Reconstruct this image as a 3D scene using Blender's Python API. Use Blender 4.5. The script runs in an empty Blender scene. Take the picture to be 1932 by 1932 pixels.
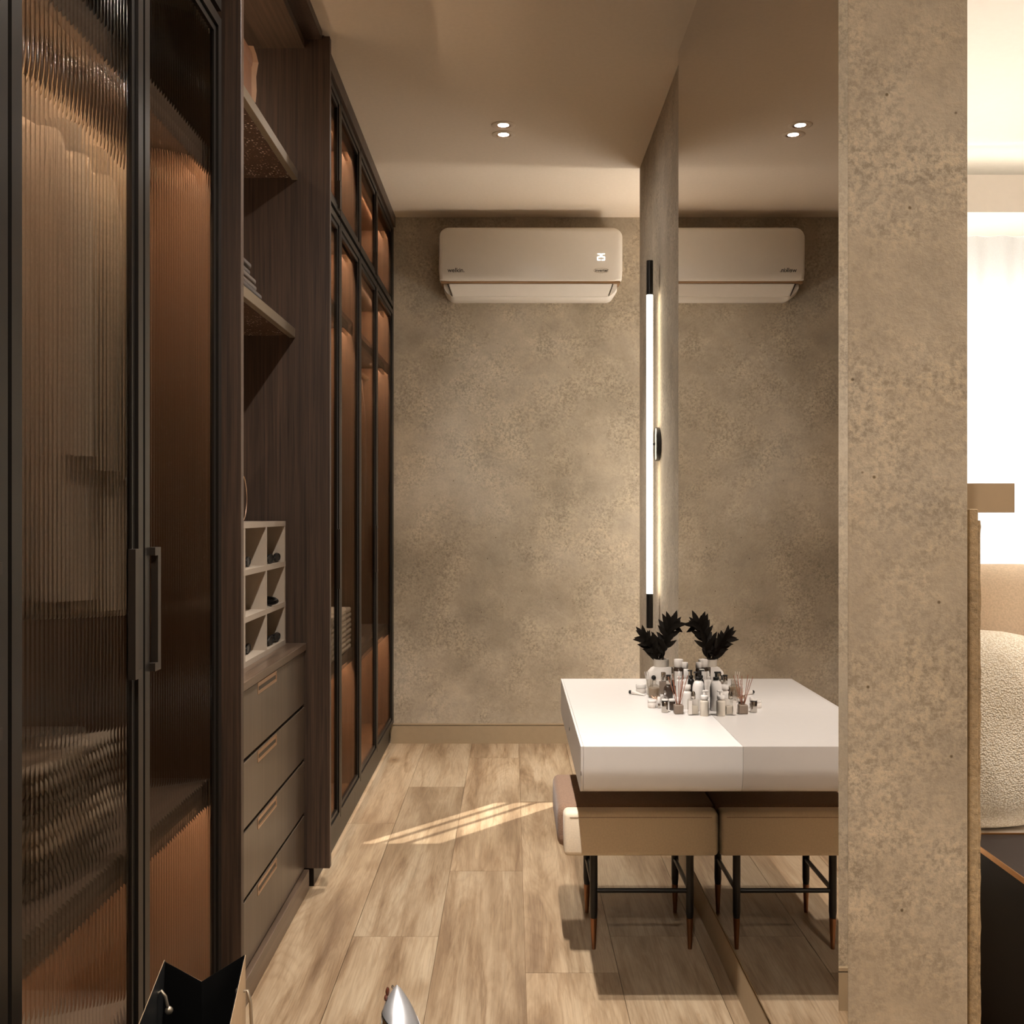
import bpy, bmesh, math, random
from mathutils import Vector, Matrix, Euler

# ------------------------------------------------------------------ camera, world, sun, exposure
sc = bpy.context.scene
col = sc.collection
cam_d = bpy.data.cameras.new('camera'); cam = bpy.data.objects.new('camera', cam_d); col.objects.link(cam)
cam.location = (0, 0, 1.4); cam.rotation_euler = (math.pi / 2, 0, 0)
cam_d.sensor_width = 36; cam_d.lens = 36 * 2050 / 1932; cam_d.clip_start = 0.02
sc.camera = cam
vs = sc.view_settings
vs.view_transform = 'Standard'; vs.look = 'None'; vs.gamma = 1; vs.use_curve_mapping = False
vs.exposure = 0.72
sc.cycles.sample_clamp_indirect = 3
sc.cycles.max_bounces = 14; sc.cycles.transmission_bounces = 10; sc.cycles.glossy_bounces = 6; sc.cycles.diffuse_bounces = 5
sc.cycles.caustics_reflective = False; sc.cycles.caustics_refractive = False

w = bpy.data.worlds.new('sky'); sc.world = w; w.use_nodes = True
bg = w.node_tree.nodes['Background']; bg.inputs[0].default_value = (1.0, 0.99, 0.97, 1); bg.inputs[1].default_value = 3.6

SUN_H = Vector((-0.656, -0.755, 0)); SUN_TAN = 0.915
sd = bpy.data.lights.new('sun', 'SUN'); sd.energy = 5; sd.angle = math.radians(0.25); sd.color = (1, .93, .8)
so = bpy.data.objects.new('sun', sd); col.objects.link(so)
so.rotation_euler = Vector((SUN_H.x, SUN_H.y, -SUN_TAN * SUN_H.length)).to_track_quat('-Z', 'Y').to_euler()

WARM = (1.0, 0.91, 0.82)
SPOT_W = 106; FILL_W = 27
def spot(x, y, z, wt=SPOT_W, c=WARM, sp=1.0):
    d = bpy.data.lights.new('downlight_beam', 'SPOT'); d.energy = wt; d.color = c
    d.spot_size = math.radians(74); d.spot_blend = 1.0; d.shadow_soft_size = 0.020
    o = bpy.data.objects.new('downlight_beam', d); col.objects.link(o); o.location = (x, y, z)
    d = bpy.data.lights.new('added_fill_spot', 'SPOT'); d.energy = FILL_W * sp * wt / SPOT_W; d.color = c  # second, very wide spot added to each beam as ambient fill
    d.spot_size = math.radians(172); d.spot_blend = 1.0; d.shadow_soft_size = 0.020
    o = bpy.data.objects.new('added_fill_spot', d); col.objects.link(o); o.location = (x, y, z)

# a light portal at the bedroom window opening (guides the daylight sampling only)
pd = bpy.data.lights.new('window_portal', 'AREA'); pd.shape = 'RECTANGLE'; pd.size = 3.6; pd.size_y = 2.5
pd.cycles.is_portal = True
po = bpy.data.objects.new('window_portal', pd); col.objects.link(po)
po.location = (2.95, 6.60, 1.55); po.rotation_euler = (-math.pi / 2, 0, 0)

# ------------------------------------------------------------------ helpers
R = random.Random(7)
def nb(): return bmesh.new()

def box(bm, x0, x1, y0, y1, z0, z1, bev=0, seg=2):
    r = bmesh.ops.create_cube(bm, size=1)
    for v in r['verts']:
        v.co = Vector(((x0 + x1) / 2 + v.co.x * (x1 - x0), (y0 + y1) / 2 + v.co.y * (y1 - y0), (z0 + z1) / 2 + v.co.z * (z1 - z0)))
    if bev:
        es = list({e for v in r['verts'] for e in v.link_edges})
        bmesh.ops.bevel(bm, geom=es, offset=bev, segments=seg, affect='EDGES', profile=0.5)
    return bm

def lathe(bm, prof, cx=0, cy=0, cz=0, n=20, axis='Z', close=True):
    rings = []
    for (r, h) in prof:
        ring = []
        for i in range(n):
            a = 2 * math.pi * i / n
            p = (cx + r * math.cos(a), cy + r * math.sin(a), cz + h)
            if axis == 'X': p = (cx + h, cy + r * math.cos(a), cz + r * math.sin(a))
            if axis == 'Y': p = (cx + r * math.cos(a), cy + h, cz + r * math.sin(a))
            ring.append(bm.verts.new(p))
        rings.append(ring)
    for a, b in zip(rings, rings[1:]):
        for i in range(n):
            j = (i + 1) % n
            bm.faces.new((a[i], a[j], b[j], b[i]))
    if close:
        bm.faces.new(rings[0][::-1]); bm.faces.new(rings[-1])
    bmesh.ops.recalc_face_normals(bm, faces=bm.faces)
    return bm

def tube(bm, pts, r, n=8, cap=True, r_end=None):
    pts = [Vector(p) for p in pts]
    rings = []; up = None
    for i, p in enumerate(pts):
        t = (pts[min(i + 1, len(pts) - 1)] - pts[max(i - 1, 0)]).normalized()
        if up is None:
            up = Vector((0, 0, 1)) if abs(t.z) < .9 else Vector((1, 0, 0))
        s = t.cross(up).normalized(); up = s.cross(t).normalized()
        rr = r if r_end is None else r + (r_end - r) * i / (len(pts) - 1)
        rings.append([bm.verts.new(p + (s * math.cos(2 * math.pi * k / n) + up * math.sin(2 * math.pi * k / n)) * rr) for k in range(n)])
    for a, b in zip(rings, rings[1:]):
        for i in range(n):
            j = (i + 1) % n
            bm.faces.new((a[i], a[j], b[j], b[i]))
    if cap:
        bm.faces.new(rings[0][::-1]); bm.faces.new(rings[-1])
    bmesh.ops.recalc_face_normals(bm, faces=bm.faces)
    return bm

def prism(bm, poly, axis, a, b):
    """extrude a polygon (2-D points) along an axis from a to b; X: (y,z), Y: (x,z), Z: (x,y)"""
    def P(p, t):
        return {'X': (t, p[0], p[1]), 'Y': (p[0], t, p[1]), 'Z': (p[0], p[1], t)}[axis]
    A = [bm.verts.new(P(p, a)) for p in poly]; B = [bm.verts.new(P(p, b)) for p in poly]
    n = len(poly)
    for i in range(n):
        j = (i + 1) % n
        bm.faces.new((A[i], A[j], B[j], B[i]))
    bm.faces.new(A[::-1]); bm.faces.new(B)
    bmesh.ops.recalc_face_normals(bm, faces=bm.faces)
    return bm

def loft(bm, sections, closed=True, caps=True):
    rs = [[bm.verts.new(p) for p in s] for s in sections]
    n = len(rs[0])
    for a, b in zip(rs, rs[1:]):
        for i in range(n if closed else n - 1):
            j = (i + 1) % n
            bm.faces.new((a[i], a[j], b[j], b[i]))
    if caps and closed:
        bm.faces.new(rs[0][::-1]); bm.faces.new(rs[-1])
    bmesh.ops.recalc_face_normals(bm, faces=bm.faces)
    return bm

def rrect(x0, x1, z0, z1, r, n=5):
    out = []
    for (cx, cz, a0) in ((x1 - r, z1 - r, 0), (x0 + r, z1 - r, 90), (x0 + r, z0 + r, 180), (x1 - r, z0 + r, 270)):
        for k in range(n + 1):
            a = math.radians(a0 + 90 * k / n)
            out.append((cx + r * math.cos(a), cz + r * math.sin(a)))
    return out

def ellipsoid(bm, c, rx, ry, rz, p=1.0, u=20, v=12):
    r = bmesh.ops.create_uvsphere(bm, u_segments=u, v_segments=v, radius=1)
    for vt in r['verts']:
        q = vt.co
        f = lambda t: math.copysign(abs(t) ** p, t)
        vt.co = Vector((c[0] + f(q.x) * rx, c[1] + f(q.y) * ry, c[2] + f(q.z) * rz))
    return bm

def finish(name, bm, mat, parent=None, smooth=None, kind=None, label=None):
    me = bpy.data.meshes.new(name); bm.to_mesh(me); bm.free()
    if mat: me.materials.append(mat)
    if smooth is not None:
        for p in me.polygons: p.use_smooth = True
        me.set_sharp_from_angle(angle=math.radians(smooth))
    o = bpy.data.objects.new(name, me); col.objects.link(o)
    if parent: o.parent = parent
    if kind: o['kind'] = kind
    if label: o['label'] = label
    return o

def thing(name, label, cat, loc=(0, 0, 0), rz=0, group=None):
    o = bpy.data.objects.new(name, None); col.objects.link(o)
    o.empty_display_size = .05
    o.location = loc; o.rotation_euler = (0, 0, rz)
    o['label'] = label; o['category'] = cat
    if group: o['group'] = group
    return o

def tag(o, label, cat, group=None):
    o['label'] = label; o['category'] = cat
    if group: o['group'] = group
    return o

def struct(name, bm, mat, smooth=None, parent=None):
    return finish(name, bm, mat, parent, smooth, None if parent else 'structure')

def wpart(root, name, bm, mat, smooth=None, label=None, parent=None):
    """bm is in world coordinates; the root has no rotation"""
    bmesh.ops.translate(bm, verts=bm.verts, vec=-Vector(root.location))
    return finish(name, bm, mat, parent or root, smooth, None, label)

def copy_tree(o, parent=None):
    c = o.copy(); col.objects.link(c)
    if parent: c.parent = parent
    for ch in list(o.children):
        copy_tree(ch, c)
    return c

# ------------------------------------------------------------------ materials
def new_mat(name):
    m = bpy.data.materials.new(name); m.use_nodes = True
    nt = m.node_tree; b = nt.nodes['Principled BSDF']
    return m, nt, b
def N(nt, t, **kw):
    n = nt.nodes.new(t)
    for k, v in kw.items(): setattr(n, k, v)
    return n
def rgb(h):
    """sRGB 0-255 -> linear"""
    f = lambda c: (c / 255 / 12.92) if c <= 10 else ((c / 255 + .055) / 1.055) ** 2.4
    return (f(h[0]), f(h[1]), f(h[2]), 1)
def ramp(nt, stops):
    r = N(nt, 'ShaderNodeValToRGB'); e = r.color_ramp.elements
    e[0].position, e[0].color = stops[0]; e[1].position, e[1].color = stops[-1]
    for p, c in stops[1:-1]:
        x = e.new(p); x.color = c
    return r
def mapped(nt, scale, coord='Object'):
    tc = N(nt, 'ShaderNodeTexCoord'); mp = N(nt, 'ShaderNodeMapping'); mp.inputs['Scale'].default_value = scale
    nt.links.new(tc.outputs[coord], mp.inputs[0]); return mp.outputs[0]
def noise(nt, vec, scale, detail=4, rough=.5, dist=0):
    n = N(nt, 'ShaderNodeTexNoise'); n.inputs['Scale'].default_value = scale; n.inputs['Detail'].default_value = detail
    n.inputs['Roughness'].default_value = rough; n.inputs['Distortion'].default_value = dist
    if vec is not None: nt.links.new(vec, n.inputs['Vector'])
    return n.outputs['Fac']
def mix(nt, fac, a, b, mode='MIX'):
    m = N(nt, 'ShaderNodeMix', data_type='RGBA', blend_type=mode)
    if isinstance(fac, (int, float)): m.inputs[0].default_value = fac
    else: nt.links.new(fac, m.inputs[0])
    for s, v in ((6, a), (7, b)):
        if isinstance(v, tuple): m.inputs[s].default_value = v
        else: nt.links.new(v, m.inputs[s])
    return m.outputs[2]
def bump(nt, b, h, strength, dist=.002):
    n = N(nt, 'ShaderNodeBump'); n.inputs['Strength'].default_value = strength; n.inputs['Distance'].default_value = dist
    nt.links.new(h, n.inputs['Height']); nt.links.new(n.outputs[0], b.inputs['Normal'])

def plain(name, c, rough=.5, metal=0, var=.06, vs_=30, coat=0, spec=.5, bmp=0):
    m, nt, b = new_mat(name)
    c = tuple(c) if len(c) == 4 else tuple(c) + (1,)
    f = noise(nt, mapped(nt, (1, 1, 1)), vs_, 3)
    lo = tuple(x * (1 - var) for x in c[:3]) + (1,); hi = tuple(min(1, x * (1 + var)) for x in c[:3]) + (1,)
    r = ramp(nt, [(.3, lo), (.7, hi)]); nt.links.new(f, r.inputs[0]); nt.links.new(r.outputs[0], b.inputs['Base Color'])
    b.inputs['Roughness'].default_value = rough; b.inputs['Metallic'].default_value = metal
    b.inputs['Coat Weight'].default_value = coat; b.inputs['Specular IOR Level'].default_value = spec
    if bmp: bump(nt, b, f, bmp, .001)
    return m

def concrete(name, dark, mid, light, bmp=.5):
    m, nt, b = new_mat(name)
    v = mapped(nt, (1, 1, 1))
    big = noise(nt, v, 1.1, 6, .6, .2)
    r1 = ramp(nt, [(.3, dark), (.5, mid), (.72, light)]); nt.links.new(big, r1.inputs[0])
    med = noise(nt, v, 6, 6, .7, .3)
    r2 = ramp(nt, [(.3, (.84, .84, .84, 1)), (.7, (1.10, 1.09, 1.06, 1))]); nt.links.new(med, r2.inputs[0])
    c = mix(nt, 1, r1.outputs[0], r2.outputs[0], 'MULTIPLY')
    fine = noise(nt, v, 85, 3, .7)
    mask = ramp(nt, [(.42, (0, 0, 0, 1)), (.62, (1, 1, 1, 1))]); nt.links.new(noise(nt, v, 4.5, 4, .6, .2), mask.inputs[0])
    r3 = ramp(nt, [(.38, (.70, .69, .66, 1)), (.5, (1, 1, 1, 1)), (.64, (1.28, 1.25, 1.18, 1))]); nt.links.new(fine, r3.inputs[0])
    sp = mix(nt, 1, c, r3.outputs[0], 'MULTIPLY')
    mm = N(nt, 'ShaderNodeMath', operation='MULTIPLY_ADD'); mm.inputs[1].default_value = .75; mm.inputs[2].default_value = .18
    nt.links.new(mask.outputs[0], mm.inputs[0])
    c = mix(nt, mm.outputs[0], c, sp)
    vo = N(nt, 'ShaderNodeTexVoronoi'); vo.inputs['Scale'].default_value = 14; nt.links.new(v, vo.inputs['Vector'])
    pit = ramp(nt, [(.03, (.38, .34, .28, 1)), (.06, (1, 1, 1, 1))]); nt.links.new(vo.outputs['Distance'], pit.inputs[0])
    c = mix(nt, 1, c, pit.outputs[0], 'MULTIPLY')
    nt.links.new(c, b.inputs['Base Color'])
    b.inputs['Roughness'].default_value = .85; b.inputs['Specular IOR Level'].default_value = .25
    bump(nt, b, fine, bmp, .003)
    return m

def dark_wood(name, c_lo, c_hi, scale=(70, 70, 1.6), rough=.45, cc=.5):
    m, nt, b = new_mat(name)
    v = mapped(nt, scale)
    f = noise(nt, v, 1.6, 5, .62, .4)
    r = ramp(nt, [(.28, c_lo), (.72, c_hi)]); nt.links.new(f, r.inputs[0])
    fb = noise(nt, mapped(nt, tuple(s * .08 for s in scale)), 2, 3, .5, 1.0)
    r2 = ramp(nt, [(.3, (.8, .8, .8, 1)), (.7, (1.15, 1.15, 1.15, 1))]); nt.links.new(fb, r2.inputs[0])
    nt.links.new(mix(nt, 1, r.outputs[0], r2.outputs[0], 'MULTIPLY'), b.inputs['Base Color'])
    b.inputs['Roughness'].default_value = rough; b.inputs['Specular IOR Level'].default_value = cc
    bump(nt, b, f, .25, .001)
    return m

def oak(name):
    m, nt, b = new_mat(name)
    tc = N(nt, 'ShaderNodeTexCoord'); oi = N(nt, 'ShaderNodeObjectInfo')
    off = N(nt, 'ShaderNodeVectorMath', operation='SCALE'); off.inputs[0].default_value = (17, 31, 9)
    nt.links.new(oi.outputs['Random'], off.inputs['Scale'])
    ad = N(nt, 'ShaderNodeVectorMath', operation='ADD'); nt.links.new(tc.outputs['Object'], ad.inputs[0]); nt.links.new(off.outputs[0], ad.inputs[1])
    def mp(s):
        x = N(nt, 'ShaderNodeMapping'); x.inputs['Scale'].default_value = s; nt.links.new(ad.outputs[0], x.inputs[0]); return x.outputs[0]
    soft = noise(nt, mp((5.2, .62, 1)), 1.7, 5, .6, .35)
    r1 = ramp(nt, [(.30, rgb((138, 114, 90))), (.44, rgb((170, 146, 118))), (.56, rgb((192, 170, 142))), (.75, rgb((206, 188, 162)))]); nt.links.new(soft, r1.inputs[0])
    # cathedral grain: contour lines of a stretched field
    fld = noise(nt, mp((3.4, .30, 1)), 1.5, 2, .45, .3)
    ml = N(nt, 'ShaderNodeMath', operation='MULTIPLY'); ml.inputs[1].default_value = 34; nt.links.new(fld, ml.inputs[0])
    jit = noise(nt, mp((26, 6, 1)), 1.5, 3, .6)
    aj = N(nt, 'ShaderNodeMath', operation='ADD'); nt.links.new(ml.outputs[0], aj.inputs[0]); nt.links.new(jit, aj.inputs[1])
    frc = N(nt, 'ShaderNodeMath', operation='FRACT'); nt.links.new(aj.outputs[0], frc.inputs[0])
    r2 = ramp(nt, [(.0, (.83, .80, .76, 1)), (.35, (1.0, 1.0, 1.0, 1)), (.8, (1.04, 1.03, 1.02, 1)), (1, (.9, .88, .85, 1))]); nt.links.new(frc.outputs[0], r2.inputs[0])
    c = mix(nt, .55, r1.outputs[0], r2.outputs[0], 'MULTIPLY')
    fine = noise(nt, mp((140, 3.2, 1)), 1.5, 4, .65, .2)
    r3 = ramp(nt, [(.32, (.72, .68, .63, 1)), (.56, (1.04, 1.03, 1.0, 1))]); nt.links.new(fine, r3.inputs[0])
    c = mix(nt, .7, c, r3.outputs[0], 'MULTIPLY')
    # dark mineral streaks and knots
    st = noise(nt, mp((9.5, .62, 1)), 1.5, 6, .68, 1.3)
    r4 = ramp(nt, [(.51, (1, 1, 1, 1)), (.59, (.72, .64, .56, 1)), (.67, (.40, .31, .24, 1))]); nt.links.new(st, r4.inputs[0])
    c = mix(nt, .58, c, r4.outputs[0], 'MULTIPLY')
    vo = N(nt, 'ShaderNodeTexVoronoi'); vo.inputs['Scale'].default_value = 1.0; nt.links.new(mp((3.4, 1.5, .01)), vo.inputs['Vector'])
    r5 = ramp(nt, [(.02, (.30, .22, .16, 1)), (.05, (.62, .52, .42, 1)), (.16, (1, 1, 1, 1))]); nt.links.new(vo.outputs['Distance'], r5.inputs[0])
    c = mix(nt, .8, c, r5.outputs[0], 'MULTIPLY')
    hsv = N(nt, 'ShaderNodeHueSaturation'); nt.links.new(c, hsv.inputs['Color'])
    mr = N(nt, 'ShaderNodeMapRange'); mr.inputs[3].default_value = .70; mr.inputs[4].default_value = .90; nt.links.new(oi.outputs['Random'], mr.inputs[0])
    nt.links.new(mr.outputs[0], hsv.inputs['Value'])
    nt.links.new(hsv.outputs[0], b.inputs['Base Color'])
    b.inputs['Roughness'].default_value = .42; b.inputs['Specular IOR Level'].default_value = .4
    bump(nt, b, fine, .12, .001)
    return m

def emit(name, c, s):
    m, nt, b = new_mat(name)
    b.inputs['Base Color'].default_value = (0.8, .8, .8, 1)
    b.inputs['Emission Color'].default_value = tuple(c) + (1,); b.inputs['Emission Strength'].default_value = s
    return m

def pane(name, c, ior, rough, gl, tr):
    """room side of a pane: bends part of the light, lets part straight through, a little gloss"""
    m, nt, b = new_mat(name); nt.nodes.remove(b)
    rf = N(nt, 'ShaderNodeBsdfRefraction'); rf.inputs['Color'].default_value = tuple(c) + (1,); rf.inputs['IOR'].default_value = ior; rf.inputs['Roughness'].default_value = rough
    g = N(nt, 'ShaderNodeBsdfGlossy'); g.inputs['Roughness'].default_value = .06; g.inputs['Color'].default_value = (1, .96, .9, 1)
    t = N(nt, 'ShaderNodeBsdfTransparent'); t.inputs[0].default_value = tuple(c) + (1,)
    m1 = N(nt, 'ShaderNodeMixShader'); m1.inputs[0].default_value = tr
    nt.links.new(rf.outputs[0], m1.inputs[1]); nt.links.new(t.outputs[0], m1.inputs[2])
    ms = N(nt, 'ShaderNodeMixShader'); ms.inputs[0].default_value = gl
    nt.links.new(m1.outputs[0], ms.inputs[1]); nt.links.new(g.outputs[0], ms.inputs[2]); nt.links.new(ms.outputs[0], nt.nodes['Material Output'].inputs[0])
    return m
def clear_back(name, c):
    m, nt, b = new_mat(name); nt.nodes.remove(b)
    t = N(nt, 'ShaderNodeBsdfTransparent'); t.inputs[0].default_value = tuple(c) + (1,); nt.links.new(t.outputs[0], nt.nodes['Material Output'].inputs[0])
    return m

def glass(name, c, rough=0, ior=1.45):
    m, nt, b = new_mat(name)
    b.inputs['Base Color'].default_value = tuple(c) + (1,); b.inputs['Transmission Weight'].default_value = 1
    b.inputs['Roughness'].default_value = rough; b.inputs['IOR'].default_value = ior
    return m

def fabric(name, c, rough=.95, scale=260, var=.16, bmp=.4, sheen=.2):
    m, nt, b = new_mat(name)
    f = noise(nt, mapped(nt, (1, 1, 1)), scale, 2, .6)
    lo = tuple(x * (1 - var) for x in c[:3]) + (1,); hi = tuple(min(1, x * (1 + var)) for x in c[:3]) + (1,)
    r = ramp(nt, [(.3, lo), (.7, hi)]); nt.links.new(f, r.inputs[0]); nt.links.new(r.outputs[0], b.inputs['Base Color'])
    b.inputs['Roughness'].default_value = rough; b.inputs['Sheen Weight'].default_value = sheen; b.inputs['Specular IOR Level'].default_value = .2
    bump(nt, b, f, bmp, .002)
    return m

M = {}
M['concrete'] = concrete('concrete_plaster', rgb((150, 138, 121)), rgb((176, 164, 147)), rgb((198, 188, 173)))
M['ceiling'] = plain('ceiling_paint', rgb((222, 206, 186)), .9, var=.02, vs_=60, spec=.2)
M['white_paint'] = plain('white_paint', rgb((240, 236, 230)), .9, var=.01, spec=.2)
M['baseboard'] = plain('baseboard_paint', rgb((160, 141, 114)), .6, var=.03)
M['oak'] = oak('oak_plank')
M['underlay'] = plain('floor_underlay', rgb((120, 95, 70)), .8)
M['wood'] = dark_wood('smoked_oak', rgb((36, 27, 22)), rgb((84, 65, 52)), scale=(95, 95, 1.6))
M['wood_in'] = dark_wood('wardrobe_interior', rgb((88, 66, 50)), rgb((122, 94, 72)))
M['wood_h'] = dark_wood('smoked_oak_across', rgb((74, 60, 48)), rgb((112, 92, 76)), scale=(70, 1.6, 70), rough=.3)
M['drawer'] = dark_wood('drawer_veneer', rgb((72, 61, 51)), rgb((102, 88, 74)), scale=(60, 60, 1.2), rough=.32)
M['frame'] = plain('bronze_black_frame', rgb((40, 36, 32)), .38, .6, var=.05)
M['handle'] = plain('bronze_handle', rgb((58, 51, 45)), .4, .6, var=.05)
M['copper'] = plain('rose_bronze', rgb((204, 174, 150)), .28, 1, var=.04)
M['bronze_tip'] = plain('bronze_tip', rgb((150, 108, 80)), .3, 1, var=.04)
M['shelf_metal'] = plain('shelf_edge', rgb((150, 134, 112)), .35, .5, var=.04)
M['flute'] = pane('fluted_glass', (.92, .87, .82), 1.32, .02, .035, .18)
M['pane_back'] = clear_back('pane_back', (.97, .95, .92))
M['smoke'] = pane('smoked_glass', (.74, .67, .60), 1.03, .16, .05, .35)
M['mirror'], _nt, _b = new_mat('mirror_silver')
_b.inputs['Base Color'].default_value = (.74, .71, .68, 1); _b.inputs['Metallic'].default_value = 1; _b.inputs['Roughness'].default_value = 0
M['lacquer'] = plain('white_lacquer', rgb((228, 224, 221)), .32, var=.01)
M['rack'] = plain('rack_white', rgb((172, 158, 142)), .6, var=.02)
M['ac'] = plain('ac_plastic', rgb((226, 219, 208)), .3, var=.01)
M['ac_line'] = plain('ac_bronze_line', rgb((150, 118, 84)), .35, .4)
M['black'] = plain('black_metal', (.012, .011, .01), .35, .3, var=.1)
M['ink'] = plain('print_ink', (.02, .016, .012), .6)
M['cream'] = fabric('cream_leather', rgb((242, 226, 202)), .6, 180, .05, .15)
M['brown'] = fabric('brown_felt', rgb((146, 118, 98)), .95, 320, .22, .5)
M['lamp'] = emit('lamp_tube_light', (1, .88, .68), 6.5)
M['disc'] = emit('downlight_light', (1, .93, .82), 14)
M['digits'] = emit('display_light', (1, 1, .96), 2)
M['led'] = emit('wardrobe_led', (1, .74, .52), 78)
M['led_soft'] = emit('shelf_led', (1, .74, .52), 26)
M['globe'] = emit('lamp_globe', (1, .93, .84), 80)
M['cove'] = emit('cove_led', (1, .90, .76), 4)

# ------------------------------------------------------------------ dimensions (metres; camera at origin, looking along +y)
BY = 6.583; CZ = 3.185; PX = .664; MX = .645; DX = -.715
P_NEAR = 2.1465; P_FAR = 5.648; P_T = .8995

# ------------------------------------------------------------------ structure
fl = struct('floor', box(nb(), -1.5, 5.3, -1.6, 6.9, -.08, -.006), M['underlay'])
cols = [-1.091, -.808, -.525, -.242, .041, .324, .607, .890, 1.173, 1.456]
joint = {-1.091: 4.2, -.808: 4.884, -.525: 3.583, -.242: 4.236, .041: 3.30, .324: 3.585, .607: 4.4, .890: 3.9, 1.173: 4.7, 1.456: 3.6}
L = 1.95
for cx in cols:
    y0 = joint[cx] - 3 * L
    while y0 < BY:
        a, b_ = max(y0, -1.5), min(y0 + L, 6.85)
        if b_ - a > .05:
            g = .0008
            bm = nb(); box(bm, -.1415 + g, .1415 - g, -(b_ - a) / 2 + g, (b_ - a) / 2 - g, -.006, 0)
            o = finish('plank', bm, M['oak'], fl)
            o.location = (cx + .1415, (a + b_) / 2, 0)
        y0 += L
bm = nb(); box(bm, 1.74, 5.2, -1.5, 6.85, -.006, 0)
finish('bedroom_boards', bm, M['oak'], fl)

bm = nb(); box(bm, -1.5, .9, -1.6, BY + .3, CZ, CZ + .15)
box(bm, .9, 2.0, 5.8, 6.9, CZ, CZ + .15)
struct('ceiling', bm, M['ceiling'])
bm = nb(); box(bm, .9, 5.3, -1.6, 6.9, 3.36, 3.5)
struct('ceiling_bedroom', bm, M['white_paint'])
struct('wall_back', box(nb(), -1.5, .93, BY, BY + .25, 0, CZ), M['concrete'])
struct('wall_left', box(nb(), -1.5, -1.36, -1.6, BY + .25, 0, CZ), M['concrete'])
struct('wall_right', box(nb(), PX, P_T, P_NEAR, P_FAR, 0, CZ + .18), M['concrete'])
struct('wall_rear', box(nb(), -1.5, 5.3, -1.6, -1.5, 0, 3.4), M['concrete'])
bm = nb(); box(bm, .76, 2.6, 1.08, 1.23, 0, 3.4)
struct('wall_front', bm, M['concrete'])
def skirting(x0, x1, y0, y1):
    bm = nb(); box(bm, x0, x1, y0, y1, 0, .107); 
    if x1 - x0 > y1 - y0: box(bm, x0, x1, y0 + (0 if y0 > 4 else 0), y1, .111, .120)
    else: box(bm, x0, x1, y0, y1, .111, .120)
    return bm
struct('baseboard_back', skirting(-.73, .93, BY - .014, BY), M['baseboard'])
struct('baseboard_right', skirting(.651, PX, P_NEAR, P_FAR), M['baseboard'])
struct('baseboard_front', skirting(.76, 2.6, 1.23, 1.244), M['baseboard'])

# bedroom: far wall with window, side wall, bulkhead with cove light
WY0, WY1 = 6.60, 6.75
bm = nb()
box(bm, .93, 1.11, WY0, WY1, 0, 3.5); box(bm, 4.75, 5.3, WY0, WY1, 0, 3.5)
box(bm, 1.11, 4.75, WY0, WY1, 2.62, 3.5); box(bm, 1.11, 1.52, WY0, WY1, 0, 1.66); box(bm, 1.52, 4.75, WY0, WY1, 0, .25)
struct('wall_bedroom_far', bm, M['white_paint'])
struct('wall_bedroom_side', box(nb(), 5.2, 5.3, -1.6, 6.9, 0, 3.5), M['white_paint'])
bm = nb(); box(bm, 2.0, 5.2, 5.80, WY0, 3.0, 3.17); box(bm, 2.0, 5.2, 5.80, 5.86, 3.17, 3.20)
struct('trim_1', bm, M['white_paint'])
bm = nb(); box(bm, 2.05, 5.15, 5.90, 5.94, 3.175, 3.19)
cv = finish('cove_light', bm, M['cove']); tag(cv, 'warm cove light strip glowing above the white bedroom bulkhead', 'light strip')
wn = bpy.data.objects.new('window_1', None); col.objects.link(wn); wn['kind'] = 'structure'
for i, x in enumerate((1.245, 1.36, 1.52, 2.6, 3.68)):
    t = .0022 if x < 1.5 else .04
    finish('mullion', box(nb(), x, x + t, WY0 + .05, WY0 + .09, 1.66 if x < 1.5 else .25, 2.62), M['white_paint'], wn)

FLP = thing('floor_lamp', 'globe floor lamp in the bedroom, hidden behind the partition wall', 'lamp', (1.75, 5.72, 0))
bm = nb(); lathe(bm, [(.14, 0), (.14, .015), (.02, .022)], 1.75, 5.72, 0, 28); wpart(FLP, 'base', bm, M['black'], 40)
bm = nb(); lathe(bm, [(.009, .02), (.009, 1.40)], 1.75, 5.72, 0, 12); wpart(FLP, 'pole', bm, M['black'], 40)
bm = nb(); ellipsoid(bm, (1.75, 5.72, 1.52), .12, .12, .12, 1, 24, 14); wpart(FLP, 'globe', bm, M['globe'], 80)

# ------------------------------------------------------------------ curtain
bm = nb()
pts = []
x = 1.50; i = 0
while x < 4.9:
    ph = x * 2 * math.pi / .16
    pts.append((x, 6.30 + .032 * math.sin(ph) + .014 * math.sin(ph * .37 + 1.3))); x += .014
lo = [bm.verts.new((p[0], p[1], .02)) for p in pts]; hi = [bm.verts.new((p[0], p[1] * .5 + 6.30 * .5, 2.998)) for p in pts]
for a in range(len(pts) - 1): bm.faces.new((lo[a], lo[a + 1], hi[a + 1], hi[a]))
mc, nt, b = new_mat('sheer_voile')
f = noise(nt, mapped(nt, (1, 1, 1)), 300, 2); rr = ramp(nt, [(.3, (.64, .63, .61, 1)), (.7, (.72, .715, .70, 1))]); nt.links.new(f, rr.inputs[0])
tl = N(nt, 'ShaderNodeBsdfTranslucent'); df = N(nt, 'ShaderNodeBsdfDiffuse'); ms = N(nt, 'ShaderNodeMixShader'); ms.inputs[0].default_value = .4
nt.links.new(rr.outputs[0], tl.inputs[0]); nt.links.new(rr.outputs[0], df.inputs[0]); nt.links.new(tl.outputs[0], ms.inputs[1]); nt.links.new(df.outputs[0], ms.inputs[2])
nt.links.new(ms.outputs[0], nt.nodes['Material Output'].inputs[0])
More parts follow.
